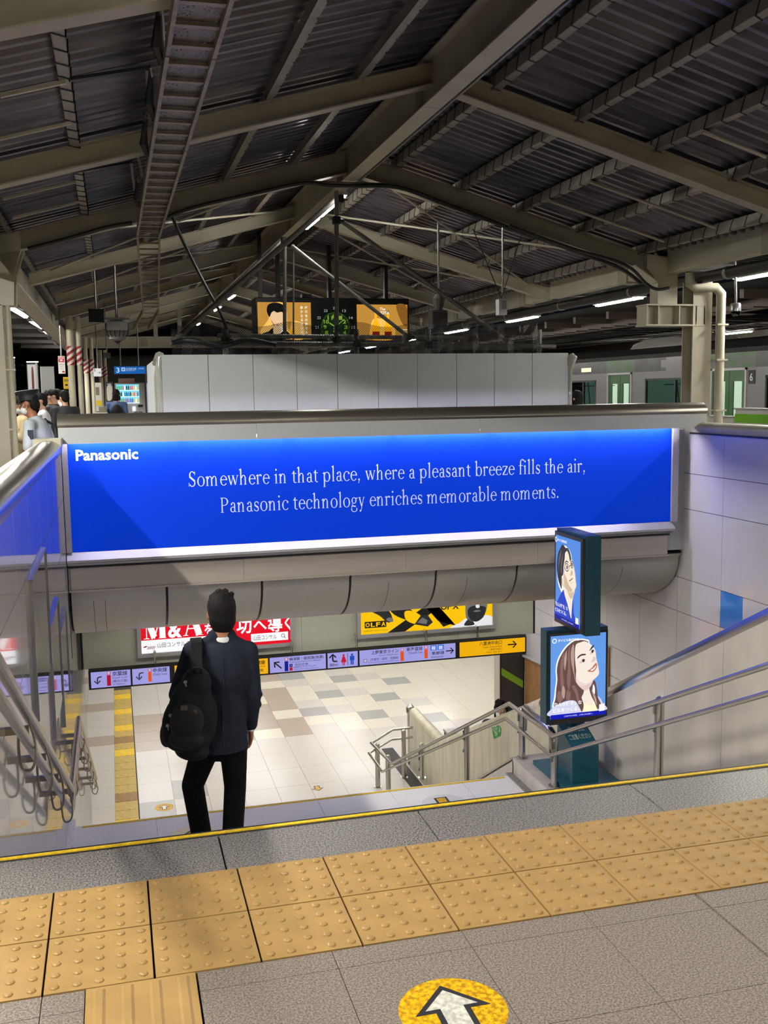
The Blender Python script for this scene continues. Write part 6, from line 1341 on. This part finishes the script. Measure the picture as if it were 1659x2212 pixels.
def person(label,loc,rz,H,out,pose=None,group=None,vox=.014,hair='short',hairm=None,lean=0.0,look=0.0,coat=None,mask=False,skin=None,cat='person',legs=True):
    """a standing figure facing local +y; out=(top, bottom, sleeve 0 short/1 long)"""
    t=thing('person',label,cat,loc,group,rz=rz); top,bot,sl=out; sk=skin or skin_m; h=H/1.72; J=dict(pose or {})
    ln_=lean
    pel=V(0,0,.91*h); waist=V(0,.01+ln_*.15,1.06*h); ch=V(0,.0+ln_*.35,1.27*h); nk=V(0,-.01+ln_*.5,1.45*h); hd=V(0,.03+ln_*.72+look*.05,1.60*h)
    g=lambda k,d: V(*J[k]) if k in J else d
    hd=g('head',hd)
    shL=g('shL',V(-.185*h,ln_*.42,1.385*h)); shR=g('shR',V(.185*h,ln_*.42,1.385*h)); elL=g('elL',V(-.225*h,-.03+ln_*.3,1.10*h)); elR=g('elR',V(.225*h,-.03+ln_*.3,1.10*h)); wrL=g('wrL',V(-.225*h,.06+ln_*.3,.86*h)); wrR=g('wrR',V(.225*h,.06+ln_*.3,.86*h))
    hpL,hpR=V(-.085*h,0,.89*h),V(.085*h,0,.89*h); knL=g('knL',V(-.095*h,.02,.49*h)); knR=g('knR',V(.095*h,.02,.49*h)); anL=g('anL',V(-.10*h,-.02,.085*h)); anR=g('anR',V(.10*h,-.02,.085*h))
    P=[(pel,pel,(.155*h,.11*h,.12*h),0,1),(waist,waist,(.145*h,.105*h,.16*h),0,0),(ch,ch,(.175*h,.118*h,.20*h),0,0),(shL,shR,.062*h,.062*h,0),(nk-V(0,0,.06*h),hd-V(0,0,.05),.056*h,.05*h,2)]
    for s_,e_,w_ in ((shL,elL,wrL),(shR,elR,wrR)):
        if sl: P+= [(s_,e_,.056*h,.045*h,0),(e_,w_,.044*h,.034*h,0)]
        else: mid=s_.lerp(e_,.72); P+=[(s_,mid,.060*h,.058*h,0),(mid,e_,.042*h,.038*h,2),(e_,w_,.038*h,.027*h,2)]
        d=(w_-e_).normalized(); inn=V(1 if w_.x<0 else -1,0,0); inn=(inn-d*inn.dot(d)).normalized(); fwd=d.cross(inn); fwd=fwd if fwd.y>0 else -fwd
        P+=hand_prims(w_,d,J.get('palm',inn),fwd,2,.55,h)
    if legs:
        for a,k,n in ((hpL,knL,anL),(hpR,knR,anR)):
            P+=[(a,k,.088*h,.058*h,1),(k,n,.060*h,.042*h,1),(n-V(0,0,.045*h),n+V(0,.13*h,-.055*h),.036*h,.03*h,3),(n,n-V(0,.02*h,.045*h),.04*h,.036*h,3)]
    hp,ax=head_prims(hd,V(0,1,look),V(0,0,1),2,h); P+=hp
    attach(fuse(P,[top,bot,sk,shoe_k],vox),'body',t); attach(fuse(hair_prims(hd,ax,h,hair),[hairm or hair_k],.009,1),'hair',t); face_parts(t,hd,ax,h)
    if coat:
        m,zb2=coat; cp=[(ch,ch,(.195*h,.138*h,.21*h),0,0),(V(0,.01,1.0*h),V(0,0,0),(.19*h,.15*h,.26*h),0,0),(V(0,.0,(zb2+.9*h)/2),V(0,0,0),(.225*h,.185*h,(.95*h-zb2)/1.2),0,0),(shL,elL,.066*h,.055*h,0),(elL,wrL,.055*h,.048*h,0),(shR,elR,.066*h,.055*h,0),(elR,wrR,.055*h,.048*h,0),(shL,shR,.07*h,.07*h,0)]
        attach(fuse(cp,[m],.014,5,zb2),'coat',t)
    if mask:
        r,f,u,rot=ax; q=hd+f*.040*h-u*.058*h; b=fuse([(q,q,(.060*h,.066*h,.052*h),0,0,rot)],[mask_w],.01,1); attach(b,'face_mask',t)
        b=B()
        for k in (-1,1): b.tube([hd+r*k*.050*h+f*.07*h-u*.03*h,hd+r*k*.079*h-f*.0*h+u*.01*h],.0022,4); b.tube([hd+r*k*.050*h+f*.06*h-u*.085*h,hd+r*k*.079*h-f*.01*h-u*.02*h],.0022,4)
        b.build('mask_loops',mask_w,t,local=True)
    t['_h']=h; return t,hd,ax,h
# ---------------------------------------------------------------- the man in the suit, seen from behind
MY=2.42; mx=lambda px,py,dy=0:U(px,py,y=MY+dy)
z7,z8=-RI*7,-RI*8
mt=thing('person','man in a dark navy jacket walking down the stairs with his back turned','person',(.86,MY,z7))
O=Vector((.86,MY,z7)); W_=lambda p:p-O
hd=W_(mx(480,1327)); hd.y=.03
sh_l=W_(mx(416,1406));sh_r=W_(mx(536,1406)); el_l=W_(mx(384,1500,-.04)); el_r=W_(mx(547,1500,-.02)); wr_l=W_(mx(398,1462,.20)); wr_r=W_(mx(542,1572,.05))
hp_l=W_(mx(446,1612));hp_r=W_(mx(504,1612)); kn_l=W_(mx(416,1696,.12)); kn_r=W_(mx(508,1700,.02)); an_l=V(W_(mx(446,1822,.10)).x,.14,z8-z7+.10); an_r=V(W_(mx(497,1822,-.1)).x,-.16,.10)
chc=W_(mx(476,1450)); wsc=W_(mx(472,1540)); pel=W_(mx(475,1600)); nk=W_(mx(479,1378))
P=[(pel,pel,(.155,.115,.12),0,1),(wsc,wsc,(.15,.11,.17),0,0),(chc,chc,(.18,.12,.19),0,0),(sh_l+V(.02,0,-.02),sh_r+V(-.02,0,-.02),.042,.042,0),(nk,hd-V(0,.01,.04),.056,.054,2),(sh_l+V(.01,0,-.02),el_l,.042,.038,0),(el_l,wr_l,.038,.03,0),(sh_r+V(-.01,0,-.02),el_r,.042,.036,0),(el_r,wr_r,.036,.029,0)]
P+=hand_prims(wr_r,V(-.05,.05,-1),V(-1,.1,0),V(0,1,0),2,.85,1.0); P+=hand_prims(wr_l,V(.25,.2,.9),V(.3,-1,0),V(1,.2,-.2),2,.9,1.0)
for a,k,n in ((hp_l,kn_l,an_l),(hp_r,kn_r,an_r)):
    P+=[(a,k,.084,.066,1),(k,n+V(0,0,.02),.066,.060,1),(n+V(0,0,.0),n+V(0,0,-.03),.064,.060,1),(n-V(0,0,.055),n+V(0,.13,-.06),.038,.032,3),(n,n-V(0,.02,.05),.042,.038,3)]
hp_,ax=head_prims(hd,V(0,1,-.12),V(0,0,1),2,1.0); P+=hp_
attach(fuse(P,[shirt_w,trs_k,skin_t,shoe_k],.0085,4),'body',mt)
hq=hair_prims(hd,ax,1.0,'bald')[:2]; r_,f_,u_,rot_=ax
for o_,rr_ in ((-f_*.018+u_*.030,(.084,.100,.104)),(-f_*.035-u_*.030,(.078,.062,.088)),(-f_*.030-u_*.065,(.066,.050,.055)),(f_*.02+u_*.075,(.07,.075,.055))): q=hd+o_; hq.append((q,q,rr_,0,0,rot_))
rr=random.Random(4)
for k in range(34):
    a=rr.uniform(-2.6,2.6); e=rr.uniform(.75,1.5); d=(r_*math.sin(a)*math.cos(e)+f_*math.cos(a)*math.cos(e)+u_*math.sin(e)).normalized(); o_=hd-f_*.012+u_*.035; hq.append((o_+d*.088,o_+Vector((d.x*.088+.010,d.y*.100+.004,d.z*.1065)),.012,.006,0))
attach(fuse(hq,[hair_k],.006,1),'hair',mt); face_parts(mt,hd,ax,1.0)
b=B()
for k in (-1,1):
    b.tube([hd+r_*k*.078-f_*.015+u_*.03,hd+r_*k*.078+f_*.07+u_*.028],.0025,4); b.lathe([(.018,0),(.020,.002),(.018,.004)],hd+r_*k*.034+f_*.10+u_*.012,12,ax=f_)
b.build('glasses',black,mt,local=True)
hem=W_(mx(476,1612)).z
jp=[(chc+V(0,-.005,.0),chc,(.180,.132,.20),0,0),(wsc+V(.006,-.01,.0),wsc,(.156,.128,.30),0,0),(pel+V(.006,-.015,-.02),pel,(.158,.138,.34),0,0),(sh_l-V(-.012,0,.012),sh_r-V(.012,0,.012),.062,.062,0),(sh_l-V(-.01,0,0),nk-V(.045,0,.02),.054,.045,0),(sh_r-V(.01,0,0),nk-V(-.045,0,.02),.054,.045,0),
    (sh_l,el_l,.060,.053,0),(el_l,wr_l,.053,.045,0),(sh_r,el_r,.060,.050,0),(el_r,wr_r+V(0,0,.02),.049,.040,0),(nk-V(.04,.0,-.008),nk-V(-.04,.0,-.008),.046,.046,0)]
for k in range(2):
    p=el_r.lerp(wr_r,-.05+.3*k)+V(.002,0,0); jp.append((p+V(-.03,-.01,.012),p+V(.03,-.01,-.010),.026,.022,0))
attach(fuse(jp,[suit_n],.0085,4,hem),'jacket',mt)
b=B(); b.tube([chc+V(.0,-.130,.10),chc+V(.004,-.138,-.02),wsc+V(.008,-.138,.0),pel+V(.010,-.152,.0)],.0025,5); b.build('back_seam',M('seam_dark',S(30,34,42),.8),mt,local=True)
b=B(); b.lathe([(.060,-.04),(.061,-.012),(.057,-.004),(.052,-.002)],nk+V(0,.004,.018),20); b.build('shirt_collar',shirt_w,mt,local=True,smooth=True)
# his backpack hanging from the left shoulder
BY=MY-.225; bq=lambda px,py,dy=0:U(px,py,y=BY+dy)
c0=bq(407,1545); bg=thing('backpack','black backpack with two small patches slung over the man\'s left shoulder','bag',tuple(c0)); K=lambda p:p-c0
tilt=Matrix.Rotation(math.radians(10),3,'Y')
bp_=[(K(bq(412,1530)),0,(.125,.095,.185),0,0,tilt),(K(bq(424,1478)),0,(.085,.085,.10),0,0,tilt),(K(bq(402,1588)),0,(.135,.10,.10),0,0,tilt),(K(bq(385,1560,.02)),0,(.09,.08,.15),0,0,tilt),(K(bq(440,1560,.03)),0,(.075,.09,.17),0,0,tilt),(K(bq(363,1582,.04)),0,(.045,.07,.085),0,0,tilt),(K(bq(415,1622,.03)),0,(.10,.09,.05),0,0,tilt)]
attach(fuse([(p,p,*q[2:]) for q in bp_ for p in (q[0],)],[bag_k],.010,5),'main_body',bg)
fp=[(K(bq(404,1560,-.07)),0,(.095,.05,.12),0,0,tilt),(K(bq(402,1598,-.065)),0,(.10,.05,.06),0,0,tilt)]
attach(fuse([(p,p,*q[2:]) for q in fp for p in (q[0],)],[M('bag_front_cloth',(.007,.007,.0075),.6,bump=.2,bscale=50,spec=.25)],.010,4),'front_pocket',bg)
sp=[K(bq(424,1448)),K(U(424,1400,y=MY-.10)),K(U(424,1384,y=MY-.03)),K(U(422,1384,y=MY+.05)),K(U(418,1430,y=MY+.15))]
b=B(); q=spline(sp,6,False)
for i in range(len(q)-1):
    a=Vector(q[i]);e=Vector(q[i+1]); n=Vector((0,-1,0)) if i<8 else Vector((0,0,1)); b.beam(a,e+(e-a)*.15,.062,.014,0,up=tuple(n))
b.build('shoulder_strap',bag_k,bg,local=True)
ptc=M('worn_patch',S(70,60,56),.6)
for px,py,w_,h_ in ((398,1529,.036,.026),(421,1537,.02,.02)):
    p=K(bq(px,py,-.113 if px<410 else -.10)); B().beam(p-V(w_/2,0,0),p+V(w_/2,0,.0),.012,h_).build('patch',ptc,bg,local=True)
for px,py,dy in ((400,1473,-.095),(368,1545,-.06),(362,1567,-.05),(372,1570,-.07)):
    p=K(bq(px,py,dy)); b=B(); b.lathe([(.009,0),(.011,.004),(.009,.008)],p,10,ax=(0,-1,0)); b.tube([p,p+V(.004,-.006,-.025)],.004,6); b.build('zip_pull',galv,bg,local=True)
p=K(bq(424,1455,-.05)); b=B(); b.tube(spline([p+V(-.03,0,0),p+V(-.02,-.02,.035),p+V(.02,-.02,.035),p+V(.03,0,0)],4,False),.008,7); b.build('carry_loop',bag_k,bg,local=True)
# ---------------------------------------------------------------- railway officer at the left
po=U(95,900,y=7.0)
t,hd,ax,h=person('railway officer in a pale shirt, black peaked cap and mask beside the left column',(po.x-.02,7.16,0),math.radians(72),1.665,(shirt_g,trs_k,0),dict(elL=(-.26,.06,1.06),wrL=(-.25,.20,.84),elR=(.26,.0,1.06),wrR=(.24,.12,.82)),mask=True,skin=skin_t,vox=.011,lean=.16,look=-.25)
r,f,u,rot=ax; b=B(); cpt=hd+u*.085*h-f*.015
b.lathe([(.088*h,-.05),(.090*h,-.01),(.092*h,.0),(.115*h,.026),(.122*h,.038),(.114*h,.044),(.03*h,.048)],cpt,24,0,ax=(u-f*.12)); b.build('cap',M('officer_cap_black',(.015,.016,.018),.5),t,smooth=True,local=True)
b=B(); b.lathe([(.124*h,.0),(.112*h,.006),(.02*h,.010)],cpt+(u-f*.12).normalized()*.041,24,0,ax=(u-f*.12)); b.build('cap_top',M('officer_cap_grey',S(150,162,168),.5),t,smooth=True,local=True)
b=B(); n=9; pk=[]
for k in range(n): a=math.radians(-60+120*k/(n-1)); d=r*math.sin(a)+f*math.cos(a); pk.append((cpt+d*.086*h-u*.035,cpt+d*(.086+.05*math.cos(a))*h-u*.06))
b.add([p for q in pk for p in q],[(2*k,2*k+2,2*k+3,2*k+1) for k in range(n-1)]); b.build('cap_peak',M('gloss_peak',(.01,.01,.011),.15),t,local=True)
b=B(); b.tube(spline([V(.17*h,.03,1.42*h),V(.10,-.07,1.36*h),V(0,-.115,1.18*h),V(-.10,-.11,1.0*h),V(-.17,-.03,.92*h)],5,False),.014,6); b.tube(spline([V(.17*h,.03,1.44*h),V(.1,.15,1.33*h),V(0,.17,1.15*h),V(-.1,.16,1.0*h),V(-.17,.0,.92*h)],5,False),.014,6); b.build('bag_strap',black,t,local=True)
b=B(); b.box(-.262,-.255,-.0,.055,1.21,1.30); b.build('arm_badge',D_(40,54,66),t,local=True)
b=B(); b.lathe([(.066*h,0),(.074*h,.035)],V(0,.075,1.43*h),16,ax=(0,.25,1)); b.build('shirt_collar',shirt_g,t,local=True,smooth=True)
# ---------------------------------------------------------------- the people waiting on the left walkway
p=U(48,880,y=10.5); t,hd,ax,h=person('woman in a long beige coat and mask looking down at her phone',(p.x,10.5,0),math.radians(105),1.62,(coat_b,trs_k,1),dict(elL=(-.22,.05,1.08),wrL=(-.08,.27,1.16),elR=(.22,.05,1.08),wrR=(.08,.27,1.16)),coat=(coat_b,.50),mask=True,hair='long',look=-.35)
b=B(); b.box(-.04,.04,.33,.345,1.20,1.33); b.build('phone',D_(30,30,36,.2),t,local=True)
b=B(); b.box(-.30,-.22,-.18,.05,.75,.98); b.build('handbag',bag_k,t,local=True)
QP=[(92,13.2,95,1.66,shirt_w,trs_k,'person in a white shirt right behind the railway officer','short',.0),(109,17.2,80,1.72,greycloth,trs_k,'man in dark clothes, leftmost in the far queue','short',-.3),(119,16.6,85,1.73,greycloth,trs_k,'man in a dark grey suit looking down, in the middle of the queue','short',-.3),(127,19.5,70,1.75,shirt_w,trs_k,'man in a pale shirt at the back of the queue','short',-.1),(140,14.9,20,1.70,blackcoat,trs_k,'broad man in a black coat seen from behind by the striped column','short',-.2)]
for px,y,a,H_,tp_,bt_,lab,hr_,lk in QP:
    p=U(px,860,y=y); person(lab,(p.x,y,0),math.radians(a),H_,(tp_,bt_,1),dict(wrR=(.10,.27,1.12),elR=(.24,.04,1.08)) if lk<-.2 else None,'people waiting on the left walkway',.016,hr_,look=lk,coat=(tp_,.72) if tp_ is blackcoat else None)
p=U(251,860,y=20.5); t,hd,ax,h=person('woman with tied black hair and a blue top standing before the vending machine',(p.x,20.5,0),math.radians(-8),1.74,(denim,trs_k,1),None,None,.016,'bun')
b=B(); b.ball((.02,-.15,1.22),(.13,.075,.19),14,0,9); bo=b.build('backpack',bag_k,t,local=True,smooth=True)
p=U(1246,880,y=10.2); t,hd,ax,h=person('person with black hair and a dark jacket behind the right end of the hoarding',(p.x+.02,10.2,0),math.radians(20),1.58,(M('ink_jacket',S(24,26,40),.75),trs_k,1),None,None,.015,'long')
b=B(); b.lathe([(.07,0),(.074,.03)],(0,-.01,1.30),16); b.build('white_collar',shirt_w,t,local=True)
p=U(1083,1509,y=8.0); t,hd,ax,h=person('person in black with a white face mask rising behind the cream balustrade',(p.x,8.0,ZF),math.radians(150),p.z-ZF-.01,(blackcoat,trs_k,1),dict(elR=(.25,.05,1.1),wrR=(.14,.24,1.02)),None,.013,'long',coat=(blackcoat,.6),mask=True,look=-.1)
# ================================================================ escalator beyond the balustrade
es=thing('escalator','escalator between the marble balustrade and the right wall','escalator',(5.4,4,-2))
est=M('escalator_step',S(110,112,114),.4,.6)
for k in range(22): 
    y=.9+k*.32; z=-.17*(k+1); B().box(4.75,6.05,y,y+.33,z-.25,z).build('step',est,es)
for X in (4.6,6.2):
    B().prism([(X-.06,.5,-.2),(X-.06,.5,.75),(X-.06,1.0,.8),(X-.06,7.9,-2.95),(X-.06,8.6,-2.95),(X-.06,8.6,ZF),(X-.06,7.6,ZF)],(.12,0,0)).build('balustrade',alum,es); B().tube([(X,.45,.3),(X,.5,.8),(X,1.0,.86),(X,7.9,-2.89),(X,8.6,-2.89),(X,8.7,-3.2)],.035,8).build('belt',black,es)
B().prism([(4.4,.32,-.35),(4.4,.9,-.4),(4.4,8.2,-4.0),(4.4,8.2,-4.3),(4.4,.32,-1.0)],(1.95,0,0)).build('truss',dark,es)
